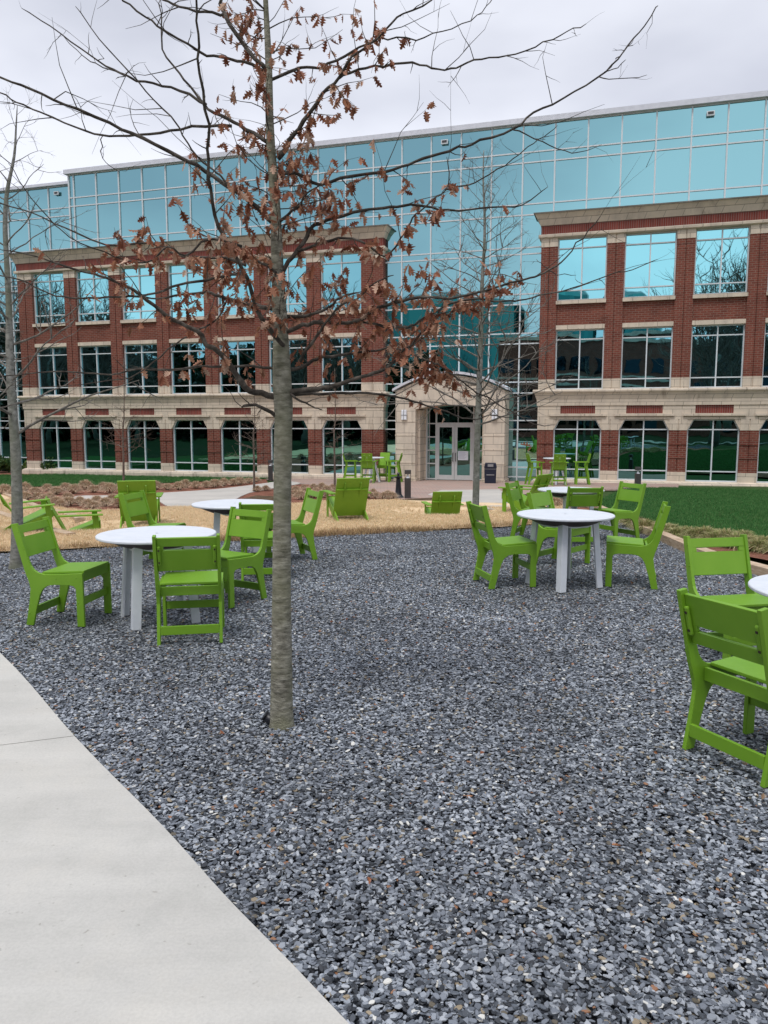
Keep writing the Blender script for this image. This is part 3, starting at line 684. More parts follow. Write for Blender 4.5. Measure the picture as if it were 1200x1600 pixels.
# ------------------------------------------------------------------ furniture
def arc(cx, cz, r, a0, a1, n=6): return [(cx + r * math.cos(R(a0 + (a1 - a0) * i / n)), cz + r * math.sin(R(a0 + (a1 - a0) * i / n))) for i in range(n + 1)]
def side_profile():
    p = [(.25, 0), (.25, .435)]                            # front leg up to the seat line
    p += [(.10, .425), (-.08, .418)]
    p += [(-.135, .430), (-.17, .452), (-.195, .485), (-.212, .53)]
    p += [(-.298, .825), (-.352, .818)]
    p += [(-.255, .455), (-.236, .40), (-.218, .35), (-.208, .30), (-.222, .20), (-.262, 0)]
    p += [(-.198, 0), (-.165, .13), (-.128, .25), (-.098, .30), (-.055, .327), (0, .335)]
    p += [(.13, .335), (.170, .328), (.188, .305), (.188, 0)]
    return [(x * .97, z) for x, z in p]
SP = side_profile()
def make_chair(flip=False):
    o = empty('dining_chair'); W = .235; T = .024
    for sg in (1, -1):
        q = MB(); y0, y1 = (W - T, W) if sg > 0 else (-W, -W + T); q.prism(SP, y0, y1); sf = q.build('side_frame', M['green'], o, bevel=.003)
        for x_, z_ in ((.20, .40), (.02, .385), (.205, .195), (-.225, .10), (-.25, .62), (-.29, .76)):
            q = MB(); bq = MB(); bq.lathe([(.006, -.001), (.006, .002), (.003, .003)], 8)
            T_ = Matrix.Translation((x_ * .97, sg * W, z_)) @ Matrix.Rotation(R(-90 * sg), 4, 'X'); q.add([T_ @ Vector(v) for v in bq.v], bq.f); q.build('screw', M['green'], sf)
    iw = W - T - .001
    q = MB(); q.prism([(.245, .452), (.245, .434), (-.11, .416), (-.11, .434)], -iw, iw); q.build('seat', M['green'], o, bevel=.003)
    q = MB(); q.box(.215, .235, -iw, iw, .36, .433); q.build('seat_apron', M['green'], o, bevel=.002)
    q = MB(); q.box(-.150, -.130, -iw, iw, .345, .412); q.build('seat_apron', M['green'], o, bevel=.002)
    # backrest board with its slot, laid along the leaning back
    ax = Vector((-.298 * .97 - -.212 * .97, 0, .825 - .53)).normalized(); nx = Vector((-ax.z, 0, ax.x)); org = Vector((-.218, 0, .555))
    Mx = Matrix(((ax.x, 0, nx.x, org.x), (0, 1, 0, 0), (ax.z, 0, nx.z, org.z), (0, 0, 0, 1)))
    q = MB(); Lb = .262; s0, s1 = (.165, .198) if not flip else (.070, .103); sw = iw - .045
    q.box(0, s0, -iw, iw, .006, .026, Mx); q.box(s1, Lb, -iw, iw, .006, .026, Mx)
    for a, b in ((-iw, -sw), (sw, iw)): q.box(s0, s1, a, b, .006, .026, Mx)
    bm = bmesh.new(); bo = q.build('backrest', M['green'], o)
    bm.from_mesh(bo.data); bmesh.ops.remove_doubles(bm, verts=bm.verts[:], dist=1e-5)
    seen = {}
    for f in list(bm.faces):
        k = frozenset(f.verts)
        if k in seen: bm.faces.remove(seen[k]); bm.faces.remove(f)
        else: seen[k] = f
    bm.to_mesh(bo.data); bm.free()
    bv = bo.modifiers.new('bevel', 'BEVEL'); bv.width = .003; bv.segments = 2; bv.limit_method = 'ANGLE'
    for sg in (1, -1):
        q = MB(); yy = sg * (iw - .014)
        q.prism([(x, z) for x, z in arc(.055, .038, .012, 180, 0)] + [(.215, .038)][:0] + [], 0, 0) if False else None
        q.box(.05, .205, yy - .013, yy + .013, .027, .047, Mx); cl = q.build('cleat', M['green'], o, bevel=.009)
        q = MB()
        for a in (.08, .175): q.box(a - .006, a + .006, yy - .006, yy + .006, .047, .050, Mx)
        build_each(q, 'bolt', M['dark_under'], cl)
    q = MB(); q.box(.195, .215, -iw, iw, .165, .225); q.build('stretcher', M['green'], o, bevel=.002)
    q = MB(); q.box(-.235, -.215, -iw, iw, .07, .135); q.build('stretcher', M['green'], o, bevel=.002)
    return o
chA = make_chair(); chB = make_chair(True); usedA = usedB = False
CG = 'green dining chairs around the white tables'
def place(root, x, y, deg, label, group, cat, first, z=0.0):
    o = root if first else copy_tree(root)
    o.location = (x, y, gz(y) + z); o.rotation_euler = (0, 0, R(deg)); tag(o, label, cat, group); return o
CH_ = [
 (-2.60, 6.24, -7, 'green chair in three quarter side view at the left end of the nearest left table', 0),
 (-1.47, 5.75, 100, 'green chair seen from behind, tucked at the near side of the front left table', 0),
 (-1.42, 6.92, -122, 'green chair facing us behind the right rim of the front left table', 0),
 (-2.62, 8.80, -13, 'small green chair at the left of the second left table, beside the big reclining chair', 0),
 (-1.25, 8.00, 95, 'green chair with its back to us, half hidden by the oak trunk', 0),
 (-1.12, 9.15, -155, 'green chair facing left just to the right of the oak trunk', 0),
 (1.22, 7.66, 13, 'green chair facing right at the left side of the middle right table', 1),
 (2.50, 7.66, 163, 'green chair in pure side profile facing left, alone on the right of the middle table', 0),
 (2.05, 8.76, -42, 'green chair behind the middle right table, its back board without visible slot', 1),
 (2.16, 11.15, -28, 'green chair facing right at the left of the farthest gravel table', 0),
 (2.66, 10.45, 92, 'green chair seen from behind directly in front of the farthest gravel table', 0),
 (3.33, 10.95, -152, 'green chair facing left at the right of the farthest gravel table by the timber border', 0),
 (2.42, 5.12, -80, 'green chair behind the right edge table, only its back board rising over the tabletop', 0),
 (1.82, 3.58, 26, 'closest green chair, seen from behind at the right edge of the picture', 1),
]
for x, y, dg, lb, fl in CH_:
    if fl: o_ = place(chB, x, y, dg, lb, CG, 'chair', not usedB); usedB = True
    else: o_ = place(chA, x, y, dg, lb, CG, 'chair', not usedA); usedA = True
def make_table(r=.475, h=.72, name='round_table'):
    o = empty(name)
    q = MB(); q.lathe([(r - .006, h - .022), (r, h - .016), (r, h - .005), (r - .005, h)], 64)
    for k in range(4):
        pass
    q.build('tabletop', M['white'], o)
    q = MB(); q.lathe([(.012, h + .0002), (.012, h + .0012)], 12); q.build('centre_plug', M['bolt'], o)
    q = MB(); q.lathe([(r * .55, h - .095), (r * .91, h - .0232)], 40); q.build('under_ring', M['dark_under'], o)
    rr_ = .225                                             # legs stand at the corners of a square, each an L of two planks
    for k in range(4):
        A = Matrix.Rotation(R(90 * k), 4, 'Z'); q = MB()
        q.prism([(-rr_ + .071, h - .0235), (rr_ - .071, h - .0235), (rr_ - .071, h - .10), (rr_ - .13, h - .115), (-rr_ + .13, h - .115), (-rr_ + .071, h - .10)], rr_ - .0225, rr_ - .001, A)
        q.build('apron', M['white'], o, bevel=.002)
        B = A @ Matrix.Translation((rr_, rr_, 0)); sp_ = .045; vs = []
        for z, d_ in ((0, sp_), (h - .0236, 0)):
            for x_, y_ in ((0, 0), (-.070, 0), (-.070, -.020), (-.020, -.020), (-.020, -.070), (0, -.070)): vs.append(B @ Vector((x_ + d_, y_ + d_, z)))
        q = MB(); q.add(vs, [(0, 5, 4, 3, 2, 1), (6, 7, 8, 9, 10, 11)] + [(i, i + 6, (i + 1) % 6 + 6, (i + 1) % 6) for i in range(6)][::1])
        me_fix = q.build('leg', M['white'], o, bevel=.002)
        bm = bmesh.new(); bm.from_mesh(me_fix.data); bmesh.ops.recalc_face_normals(bm, faces=bm.faces[:]); bm.to_mesh(me_fix.data); bm.free()
        for z in (.13, .46):
            Bz = B @ Matrix.Translation((-.036 + sp_ * (1 - z / h), -.020 + sp_ * (1 - z / h), z)) @ Matrix.Rotation(R(90), 4, 'X'); bq = MB(); bq.lathe([(.013, -.001), (.013, .006), (.005, .010)], 12)
            q = MB(); q.add([Bz @ Vector(v) for v in bq.v], bq.f); q.build('bolt', M['bolt'], me_fix)
    return o
tb = make_table(); TG = 'round white tables on the gravel'
for i, (x, y, dg, lb) in enumerate([(-1.86, 6.23, 28, 'round white table nearest on the left, ringed by three green chairs'),
        (-1.68, 8.60, 12, 'round white table partly behind the oak trunk, second on the left'),
        (1.80, 7.57, 28, 'round white table in the middle right of the gravel, fully visible'),
        (2.72, 11.15, 20, 'farthest round white table on the gravel near the timber border'),
        (2.50, 4.09, 20, 'round white table cut off by the right edge of the picture')]):
    place(tb, x, y, dg, lb, TG, 'table', i == 0)
# low lounge chair with a flat back board
def make_lounge():
    o = empty('lounge_chair'); g = M['green']; W = .29
    for sg in (1, -1):
        ya, yb = (W - .024, W) if sg > 0 else (-W, -W + .024)
        q = MB(); q.prism([(.30, .40), (.30, .27), (-.10, .08), (-.46, 0), (-.56, 0), (-.30, .16), (-.02, .27)], ya, yb); q.build('side_rail', g, o, bevel=.003)
        q = MB(); y2 = (W + .001, W + .024) if sg > 0 else (-W - .024, -W - .001); q.box(.20, .29, y2[0], y2[1], 0, .50); q.build('front_leg', g, o, bevel=.003)
        q = MB(); yc = sg * (W + .03); q.prism([(.36, .50), (.36, .522), (-.34, .522), (-.34, .50)], yc - .055, yc + .055); q.build('armrest', g, o, bevel=.003)
    q = MB(); q.prism([(.32, .40), (.30, .38), (-.18, .20), (-.18, .222)], -W + .026, W - .026); q.build('seat', g, o, bevel=.003)
    q = MB(); q.box(.30, .322, -W, W, .28, .41); q.build('front_rail', g, o, bevel=.003)
    ax = Vector((-.34, 0, .70)).normalized(); nx = Vector((-ax.z, 0, ax.x)); org = Vector((-.16, 0, .10))
    Mx = Matrix(((ax.x, 0, nx.x, org.x), (0, 1, 0, 0), (ax.z, 0, nx.z, org.z), (0, 0, 0, 1)))
    q = MB(); q.box(0, .78, -W - .01, W + .01, 0, .022, Mx); bo = q.build('backrest', g, o, bevel=.003)
    q = MB(); q.box(.555, .572, -W, W, .0225, .06, Mx); q.build('back_rail', g, bo, bevel=.002)
    for sg in (-.5, .5):
        q = MB(); q.prism([(.38, .0225), (.70, .0225), (.69, .04), (.575, .062), (.552, .062), (.45, .03)], sg * W - .012, sg * W + .012, Mx); q.build('back_batten', g, bo, bevel=.002)
    return o
lo = make_lounge(); LG = 'green lounge chairs on the tan lawn'
def gp(px_, py_): return G(px_, py_)
x1_, y1_ = gp(540, 815); x2_, y2_ = gp(205, 824); x4_, y4_ = gp(692, 800); x5_, y5_ = gp(808, 801)
place(lo, x1_ + .0, y1_ + .40, 107, 'green lounge chair standing alone on tan lawn, back to us, right of the oak trunk', LG, 'lounge chair', True)
place(lo, x2_ + .03, y2_ + .40, 103, 'large green lounge chair behind the front left table, back to us', LG, 'lounge chair', False)
o = place(lo, -5.42, 12.05, 22, 'tipped green lounge chair beside the leftmost tree', LG, 'lounge chair', False); o.rotation_euler = (R(3), R(-4), R(30)); o.location.z += .0; o.location.x -= .12; o.scale = (.86, .9, .86)
place(lo, HOL[0][0], HOL[0][1] - .2, 98, 'small green lounge chair sunk in the tan lawn, only its upper back showing', LG, 'lounge chair', False, -.34)
place(lo, x5_ + .12, y5_ + .05, 138, 'green lounge chair facing left behind the farthest gravel table', LG, 'lounge chair', False)
o = place(lo, HOL[1][0] + .1, HOL[1][1] - .05, 22, 'low green lounge chair with level arms showing between the tipped chair and the large one', LG, 'lounge chair', False, -.30)
o = place(lo, -6.75, 12.0, 20, 'green lounge chair cut off by the left edge of the picture', LG, 'lounge chair', False)
# tall chair and tall table
def make_bar_chair():
    o = empty('bar_chair'); g = M['green']; W = .235
    for sg in (1, -1):
        ya, yb = (W - .026, W) if sg > 0 else (-W, -W + .026)
        q = MB(); q.prism([(.22, 0), (.20, .78), (.14, .78), (.155, 0)], ya, yb); q.build('leg', g, o)
        q = MB(); q.prism([(-.30, 0), (-.18, .66), (-.20, .78), (-.13, .78), (-.11, .66), (-.23, 0)], ya, yb); q.build('leg', g, o)
        q = MB(); yc = sg * (W + .02); q.box(-.22, .27, yc - .05, yc + .05, .781, .803); q.build('armrest', g, o)
        q = MB(); q.box(-.24, .16, sg * (W - .045) - .009, sg * (W - .045) + .009, .22, .27); q.build('footrest', g, o)
    q = MB(); q.prism([(.19, .60), (.19, .62), (-.14, .585), (-.14, .565)], -W + .027, W - .027); q.build('seat', g, o)
    q = MB(); q.box(.16, .18, -W + .027, W - .027, .50, .597); q.build('apron', g, o)
    q = MB(); q.box(.165, .185, -W + .027, W - .027, .25, .31); q.box(-.225, -.205, -W + .027, W - .027, .16, .22); build_each(q, 'footrest', g, o)
    ax = Vector((-.16, 0, .52)).normalized(); nx = Vector((-ax.z, 0, ax.x)); org = Vector((-.12, 0, .59))
    Mx = Matrix(((ax.x, 0, nx.x, org.x), (0, 1, 0, 0), (ax.z, 0, nx.z, org.z), (0, 0, 0, 1)))
    q = MB(); q.box(0, .52, -.20, -.003, 0, .02, Mx); q.box(0, .52, .003, .20, 0, .02, Mx); bo = q.build('backrest', g, o)
    q = MB(); q.box(.24, .26, -.2, .2, .021, .05, Mx); q.build('back_rail', g, bo)
    for sg in (-.5, .5): q = MB(); q.box(.12, .46, sg * .2 - .01, sg * .2 + .01, .0505 if 0 else .021, .045, Mx) if 0 else q.prism([(.12, .021), (.46, .021), (.44, .05), (.262, .055), (.262, .021), (.238, .021), (.238, .055)][:3] + [(.262, .052), (.238, .052)], sg * .2 - .01, sg * .2 + .01, Mx); q.build('back_batten', g, bo)
    return o
bc = make_bar_chair(); BG = 'tall green chairs on the paved terrace'
def make_bar_table():
    o = empty('bar_table')
    q = MB(); q.lathe([(.47, .90), (.48, .905), (.48, .922), (.475, .925)], 48); q.build('tabletop', M['white'], o)
    for k in range(4):
        A = Matrix.Rotation(R(45 + 90 * k), 4, 'Z'); q = MB(); q.prism([(.06, .8995), (.13, .8995), (.34, 0), (.28, 0)], -.03, .03, A); q.build('leg', M['white'], o)
    q = MB(); q.box(-.05, .05, -.05, .05, .12, .899); q.build('post', M['white'], o)
    return o
bt_ = make_bar_table(); first = True; fb = True
for (tx, ty), nm in (((-.47, 28.75), 'left of the portal'), ((6.05, 26.9), 'right of the portal')):
    place(bt_, tx, ty, 30, 'tall round white table on the terrace ' + nm, 'tall white tables on the terrace', 'table', fb); fb = False
    for dx, dy, dg, w_ in ((-.78, -.05, 5, 'chair facing right at the tall table '), (-.12, -.85, 84, 'chair with its back turned at the tall table '), (.86, -.05, 172, 'chair facing left at the tall table '), (.42, .72, -112, 'chair facing us behind the tall table ')):
        if nm.startswith('right') and dy > .5: continue
        place(bc, tx + dx, ty + dy, dg, 'tall green ' + w_ + nm, BG, 'bar chair', first); first = False

# ------------------------------------------------------------------ bollards, bin, pipe
x, y = G(637, 778.5); bl = None
def bollard(h=.86):
    o = empty('bollard_light'); q = MB(); q.box(-.095, .095, -.095, .095, 0, h * .72); q.build('post', M['bronze_metal'], o, bevel=.006)
    q = MB(); q.lathe([(.06, h * .72), (.03, h * .80), (.03, h * .86)], 16); q.build('lamp_cone', M['lamp_glass'], o)
    q = MB(); q.box(-.095, .095, -.095, .095, h * .86, h); q.build('cap', M['bronze_metal'], o, bevel=.004)
    q = MB()
    for a in (-.085, .085):
        for b in (-.085, .085): q.box(a - .006, a + .006, b - .006, b + .006, h * .72, h * .86)
    q.build('cap_support', M['bronze_metal'], o); return o
b0 = bollard()
for i, (p_, sc, lb) in enumerate([((637, 778.5), .85, 'square dark bollard light beside the slim black post'), ((423, 750), .92, 'dark bollard light just left of the oak trunk by the brick wing'), ((996, 765.5), .82, 'dark bollard light on the right by the green lawn')]):
    o = b0 if i == 0 else copy_tree(b0); x, y = G(*p_); o.location = (x, y, gz(y)); o.scale = (sc, sc, sc); tag(o, lb, 'bollard', 'square bollard lights')
q = MB(); x, y = G(622.5, 777.5); sm = empty('ash_receptacle', (x, y, gz(y)), 0); tag(sm, 'slim black smoking post with flared foot beside the bollard light', 'ash post')
q.lathe([(.15, 0), (.15, .02), (.12, .04), (.085, .10), (.07, .30), (.055, .50), (.10, .53), (.10, .555)], 20); q.build('stem', M['black_metal'], sm, auto=40)
q = MB(); q.lathe([(.035, .5551), (.03, .60), (.04, .63), (.02, .66)], 14); q.build('lid', M['black_metal'], sm, auto=40)
x, y = G(766, 755); tb_ = empty('trash_can', (x, y, gz(y)), R(-8)); tag(tb_, 'dark navy trash can standing at the right pier of the portal', 'trash can')
q = MB(); q.prism([(-.20, 0), (.20, 0), (.215, .56), (-.215, .56)], -.2, .2); q.build('body', M['bin'], tb_, bevel=.02)
q = MB(); q.prism([(-.225, .561), (.225, .561), (.225, .60), (.19, .74), (-.19, .74), (-.225, .60)], -.215, .215); hd = q.build('hood', M['bin'], tb_, bevel=.015)
q = MB(); q.box(-.10, .10, -.222, -.216, .61, .70); q.build('flap', M['bolt'], hd)
q = MB(); q.box(-.14, .14, -.212, -.2, .30, .33); q.box(-.21, .21, -.206, -.2, .52, .53); q.build('panel_trim', M['bolt'], tb_)
x, y = G(424, 1131); pp_ = empty('drain_pipe', (x, y, 0)); tag(pp_, 'short black plastic pipe end poking from the gravel at the oak foot', 'pipe')
q = MB(); q.tube([(-.03, .0, .045), (0, 0, .02), (.03, 0, -.02)], [.028, .028, .028], 14); q.build('pipe_body', M['black_metal'], pp_, smooth=True)
q = MB(); q.tube([(-.033, 0, .048), (-.037, 0, .051)], [.033, .033], 14); q.build('pipe_rim', M['black_metal'], pp_)

# ------------------------------------------------------------------ trees
def twiggy(q, p, d, ln, r0, rg, depth, up=.12, kink=.35, seg=5, side=3, tips=None):
    """a crooked shoot with its own side shoots"""
    pts = [p.copy()]; rad = [r0]; d = d.normalized()
    for i in range(seg):
        d = (d + Vector((rg.gauss(0, kink), rg.gauss(0, kink), rg.gauss(0, kink) + up)) * .35).normalized()
        pts.append(pts[-1] + d * ln / seg); rad.append(r0 * (1 - .75 * (i + 1) / seg))
    q.tube(pts, rad, 5 if r0 > .004 else 4, False)
    if tips is not None: tips += pts[1:]
    if depth > 0:
        for k in range(side):
            t = rg.uniform(.2, .95) * seg; i = int(t); pp = pts[i].lerp(pts[min(i + 1, seg)], t - i)
            nd = (d + Vector((rg.gauss(0, 1), rg.gauss(0, 1), rg.gauss(0, .7)))).normalized()
            twiggy(q, pp, nd, ln * rg.uniform(.3, .55), max(r0 * .5, .0012), rg, depth - 1, up, kink, max(3, seg - 1), max(1, side - 1), tips)
def leafm(q, p, d, size, rg, cols):
    """one lobed oak leaf, folded and curled, hanging along d"""
    d = d.normalized(); sd_ = d.cross(Vector((rg.gauss(0, 1), rg.gauss(0, 1), rg.gauss(0, 1))))
    if sd_.length < .1: sd_ = d.orthogonal()
    sd_.normalize(); up = sd_.cross(d)
    prof = [(0, .02), (.16, .05), (.26, .24), (.34, .10), (.46, .36), (.56, .12), (.68, .30), (.77, .09), (.88, .15), (1, .0)]
    fold = rg.uniform(.2, 1.0); curl = rg.uniform(-.9, .9); c = Vector(rg.choice(cols)) * rg.uniform(.7, 1.25); b_ = len(q.v)
    tw = rg.uniform(-.8, .8)
    for u, v in prof:
        ctr = p + d * (u * size) + up * (curl * u * u * size * .5)
        s2 = sd_ * math.cos(tw * u) + up * math.sin(tw * u)
        for s_ in (-1, 0, 1):
            vj = v * rg.uniform(.75, 1.2)
            q.v.append(tuple(ctr + s2 * (s_ * vj * size) + up * (abs(s_) * vj * size * fold)))
            cc_ = c * (1 if s_ else .8); q.col.append((cc_[0], cc_[1], cc_[2], 1))
    for i in range(len(prof) - 1):
        a_ = b_ + 3 * i; q.f += [(a_, a_ + 1, a_ + 4, a_ + 3), (a_ + 1, a_ + 2, a_ + 5, a_ + 4)]; q.mi += [0, 0]
LEAFC = [(.30, .11, .06), (.36, .15, .085), (.23, .08, .045), (.44, .22, .14), (.60, .40, .29), (.36, .155, .085), (.50, .27, .17)]
OY = 4.0
oak = empty('oak_tree', (G(440, 1133)[0], OY, 0)); tag(oak, 'young oak with straight mottled trunk and clinging brown leaves in the foreground gravel', 'tree')
oinv = Matrix.Translation(-Vector(oak.location))
trk = [(440, 1141, 46), (440, 1130, 39.5), (440, 1100, 35), (440, 1000, 31.5), (440, 900, 29), (441, 800, 28), (442, 700, 28), (443, 640, 29), (441, 605, 30), (439, 540, 25.5), (436, 470, 22), (433, 400, 18.5), (431, 340, 16.5), (428, 290, 15), (424, 240, 14), (421, 180, 12.5), (420, 110, 11), (418, 60, 9.5), (415, 0, 8), (412, -90, 8), (414, -200, 6.5), (410, -330, 4.5), (416, -450, 2.5), (414, -520, 1)]
q = MB(); tp = [oinv @ P3(a, b, OY) for a, b, _ in trk]; tr = [(P3(a, b, OY) - Vector((0, 0, CH))).length / math.sqrt(1 + ((a - 600) / FPX) ** 2 + ((800 - b) / FPX) ** 2) * w_ / FPX / 2 for a, b, w_ in trk]
tpc = catmull(tp, 4); trc = []
for i in range(len(tr) - 1):
    for k in range(4): trc.append(tr[i] + (tr[i + 1] - tr[i]) * k / 4)
trc.append(tr[-1])
trc = [r_ * (1 + .05 * noise.noise(p * 9)) for r_, p in zip(trc, tpc)]
q.tube(tpc, trc, 18); trunk = q.build('trunk', M['oak_bark'], oak, smooth=True)
# limbs: points over the photograph, width there in px, sideways lean towards (-) or away from (+) the viewer
BR = [
 ([(423, 125), (470, 106), (500, 105), (540, 85), (600, 49), (630, 22), (674, 0), (700, -30)], 5.5, 2, .25),
 ([(592, 55), (605, 62), (650, 59), (690, 50), (735, 31), (760, 12), (772, -5)], 3, 1.3, .3),
 ([(434, 248), (452, 220), (475, 187), (505, 147), (530, 122), (550, 88), (578, 68), (600, 50)], 9.5, 3, -.25),
 ([(530, 122), (560, 110), (600, 103), (645, 99), (675, 106), (705, 108), (730, 97), (765, 90), (805, 83), (850, 67), (885, 51), (916, 37)], 4.5, 1.5, -.2),
 ([(434, 275), (460, 270), (500, 288), (550, 275), (600, 268), (637, 256), (675, 245), (715, 232), (750, 220), (802, 203), (835, 175), (880, 155), (935, 120), (965, 92), (990, 60), (1015, 30), (1028, 9)], 6.5, 1.8, .15),
 ([(935, 120), (965, 124), (1011, 117)], 1.8, 1, .1), ([(945, 112), (965, 104), (978, 93)], 1.8, 1, 0), ([(962, 92), (975, 80), (990, 62)], 1.6, 1, .1),
 ([(802, 203), (835, 215), (870, 232), (905, 238), (940, 226)], 2.4, 1, .1),
 ([(441, 428), (457, 400), (480, 370), (492, 350), (525, 340), (565, 328), (600, 325), (630, 320), (665, 322), (700, 328), (750, 325), (785, 322), (815, 320), (856, 292)], 8, 1.5, .3),
 ([(465, 392), (505, 380), (540, 371), (575, 383), (600, 400), (618, 385), (640, 350), (655, 330), (680, 310), (702, 286), (698, 245)], 5.5, 1.5, -.25),
 ([(695, 296), (730, 290), (765, 272), (800, 250), (825, 230), (850, 212), (871, 196)], 2.8, 1.2, -.1),
 ([(438, 493), (477, 493), (513, 480), (533, 465), (560, 457)], 7, 3, .4),
 ([(440, 522), (473, 508), (500, 503), (530, 504), (560, 502), (585, 484), (605, 475), (642, 466), (685, 466), (710, 466), (747, 457), (785, 446), (825, 435), (860, 422), (885, 400), (910, 372), (938, 338)], 8, 1.8, -.35),
 ([(560, 502), (600, 510), (630, 511), (647, 507), (672, 492), (697, 477), (735, 467), (772, 469), (797, 471), (822, 466), (860, 459), (910, 445), (950, 430), (990, 420), (1028, 405)], 5, 1.5, -.2),
 ([(858, 423), (872, 428), (900, 430)], 1.7, 1, .2), ([(858, 422), (850, 415), (838, 405)], 1.6, 1, .2), ([(858, 422), (856, 445), (856, 490)], 1.2, .8, .1),
 ([(468, 565), (482, 543), (500, 517), (520, 490), (540, 473), (557, 467), (590, 440), (615, 430)], 6.5, 2, -.45),
 ([(440, 577), (463, 577), (477, 570), (493, 562), (517, 557), (560, 550), (600, 545), (640, 525), (665, 500)], 7.5, 1.8, .5),
 ([(445, 612), (487, 610), (513, 605), (540, 597), (567, 588), (593, 580), (610, 572), (625, 550), (642, 540), (660, 517), (690, 500)], 11, 2.5, -.2),
 ([(445, 618), (487, 615), (533, 615), (573, 614), (607, 618), (633, 623), (667, 634), (700, 644), (735, 655), (765, 650), (800, 652)], 6.5, 1.4, .35),
 ([(620, 545), (665, 562), (685, 570), (700, 580), (722, 597), (747, 615), (772, 627), (797, 642), (822, 657), (842, 665), (870, 664)], 4.2, 1.5, -.4),
 ([(447, 612), (462, 622), (477, 630), (493, 637), (503, 640)], 5.5, 2, -.6),
 ([(427, 348), (390, 313), (350, 288), (320, 265), (280, 245), (225, 217), (170, 192), (100, 162), (50, 140), (0, 121), (-60, 95)], 8.5, 3, -.2),
 ([(417, 222), (385, 200), (355, 185), (325, 170), (305, 145), (280, 115), (255, 78), (252, 30), (250, 0)], 7, 1.6, .4),
 ([(362, 197), (300, 200), (250, 207), (200, 212), (160, 213), (120, 200), (65, 177), (25, 158), (0, 143), (-40, 120)], 5, 2, .25),
 ([(322, 163), (280, 140), (240, 131), (200, 120), (165, 103), (125, 75), (80, 42), (34, 13)], 5, 1.5, .2),
 ([(210, 124), (180, 112), (150, 100), (120, 78), (95, 52)], 2.4, 1, .2), ([(160, 213), (158, 235), (165, 255), (185, 268)], 1.8, 1, -.3),
 ([(416, 114), (380, 96), (345, 90), (310, 80), (260, 50), (225, 25), (192, 0), (170, -25)], 5.5, 2.5, -.2),
 ([(416, 108), (390, 80), (365, 48), (350, 20), (345, 0), (335, -40)], 7.5, 5, .25),
 ([(351, 21), (320, 20), (280, 10), (255, 0), (230, -15)], 4.5, 3, .2),
 ([(447, 545), (417, 510), (397, 470), (387, 435), (372, 410), (355, 375), (340, 350), (328, 295), (325, 250), (325, 195), (312, 115), (308, 50), (306, 0), (306, -60)], 8, 3.2, -.75),
 ([(365, 299), (345, 275), (325, 260), (300, 235), (280, 200), (240, 155), (200, 110), (155, 60), (118, 10)], 3.4, 1.5, -.15),
 ([(378, 385), (330, 372), (290, 398), (262, 385), (240, 407), (210, 410), (165, 395), (110, 370), (75, 340), (40, 295), (13, 255)], 4.5, 1.2, -.35),
 ([(385, 415), (355, 404), (320, 402), (280, 400), (235, 380), (165, 382), (100, 355), (50, 332), (0, 317), (-40, 300)], 5, 1.6, .3),
 ([(376, 428), (353, 430), (307, 440), (267, 450), (233, 460), (187, 463), (140, 467), (100, 465), (67, 453), (33, 438), (0, 430), (-50, 418)], 5, 2, -.3),
 ([(435, 620), (410, 615), (383, 607), (367, 583), (343, 550), (320, 537), (307, 517), (267, 497), (240, 477), (207, 453), (167, 435), (133, 425), (60, 402), (0, 390)], 12, 1.6, -.3),
 ([(427, 482), (400, 478), (367, 470), (343, 463), (320, 458), (283, 460), (247, 467), (215, 462)], 9, 2, .4),
 ([(430, 577), (397, 572), (360, 573), (320, 572), (267, 578), (217, 577), (173, 585), (133, 583), (83, 580), (0, 587), (-40, 592)], 5, 1.5, .3),
 ([(355, 467), (343, 493), (320, 510), (303, 520), (273, 537), (240, 567), (200, 590), (130, 600), (60, 605)], 3.6, 1.2, -.15),
 ([(434, 350), (450, 335), (470, 320), (480, 300), (500, 290)], 6, 2, -.5), ([(431, 650), (400, 632), (378, 636)], 7, 5, -.6),
 ([(436, 440), (425, 420), (400, 408), (372, 395), (345, 398)], 6, 2, -.5),
]
wood = MB(); lv = MB(); rg = random.Random(11)
def ldens(a, b):
    d_ = 0
    for cx, cy, sx, sy, k in ((320, 400, 90, 50, 1.35), (620, 500, 105, 75, 1.9), (370, 560, 70, 50, .7), (500, 170, 75, 100, 1.0), (410, 250, 50, 60, .35), (610, 350, 45, 80, .8), (540, 380, 80, 40, .5), (690, 515, 55, 50, 2.6), (600, 430, 60, 50, 2.2), (415, 430, 60, 70, 1.0), (465, 320, 60, 60, .9), (370, 310, 50, 50, .45), (425, 60, 45, 90, .6), (450, 190, 50, 90, .7), (540, 120, 60, 60, .7), (280, 470, 70, 40, .5)):
        d_ = max(d_, k * math.exp(-((a - cx) / sx) ** 2 - ((b - cy) / sy) ** 2))
    return d_
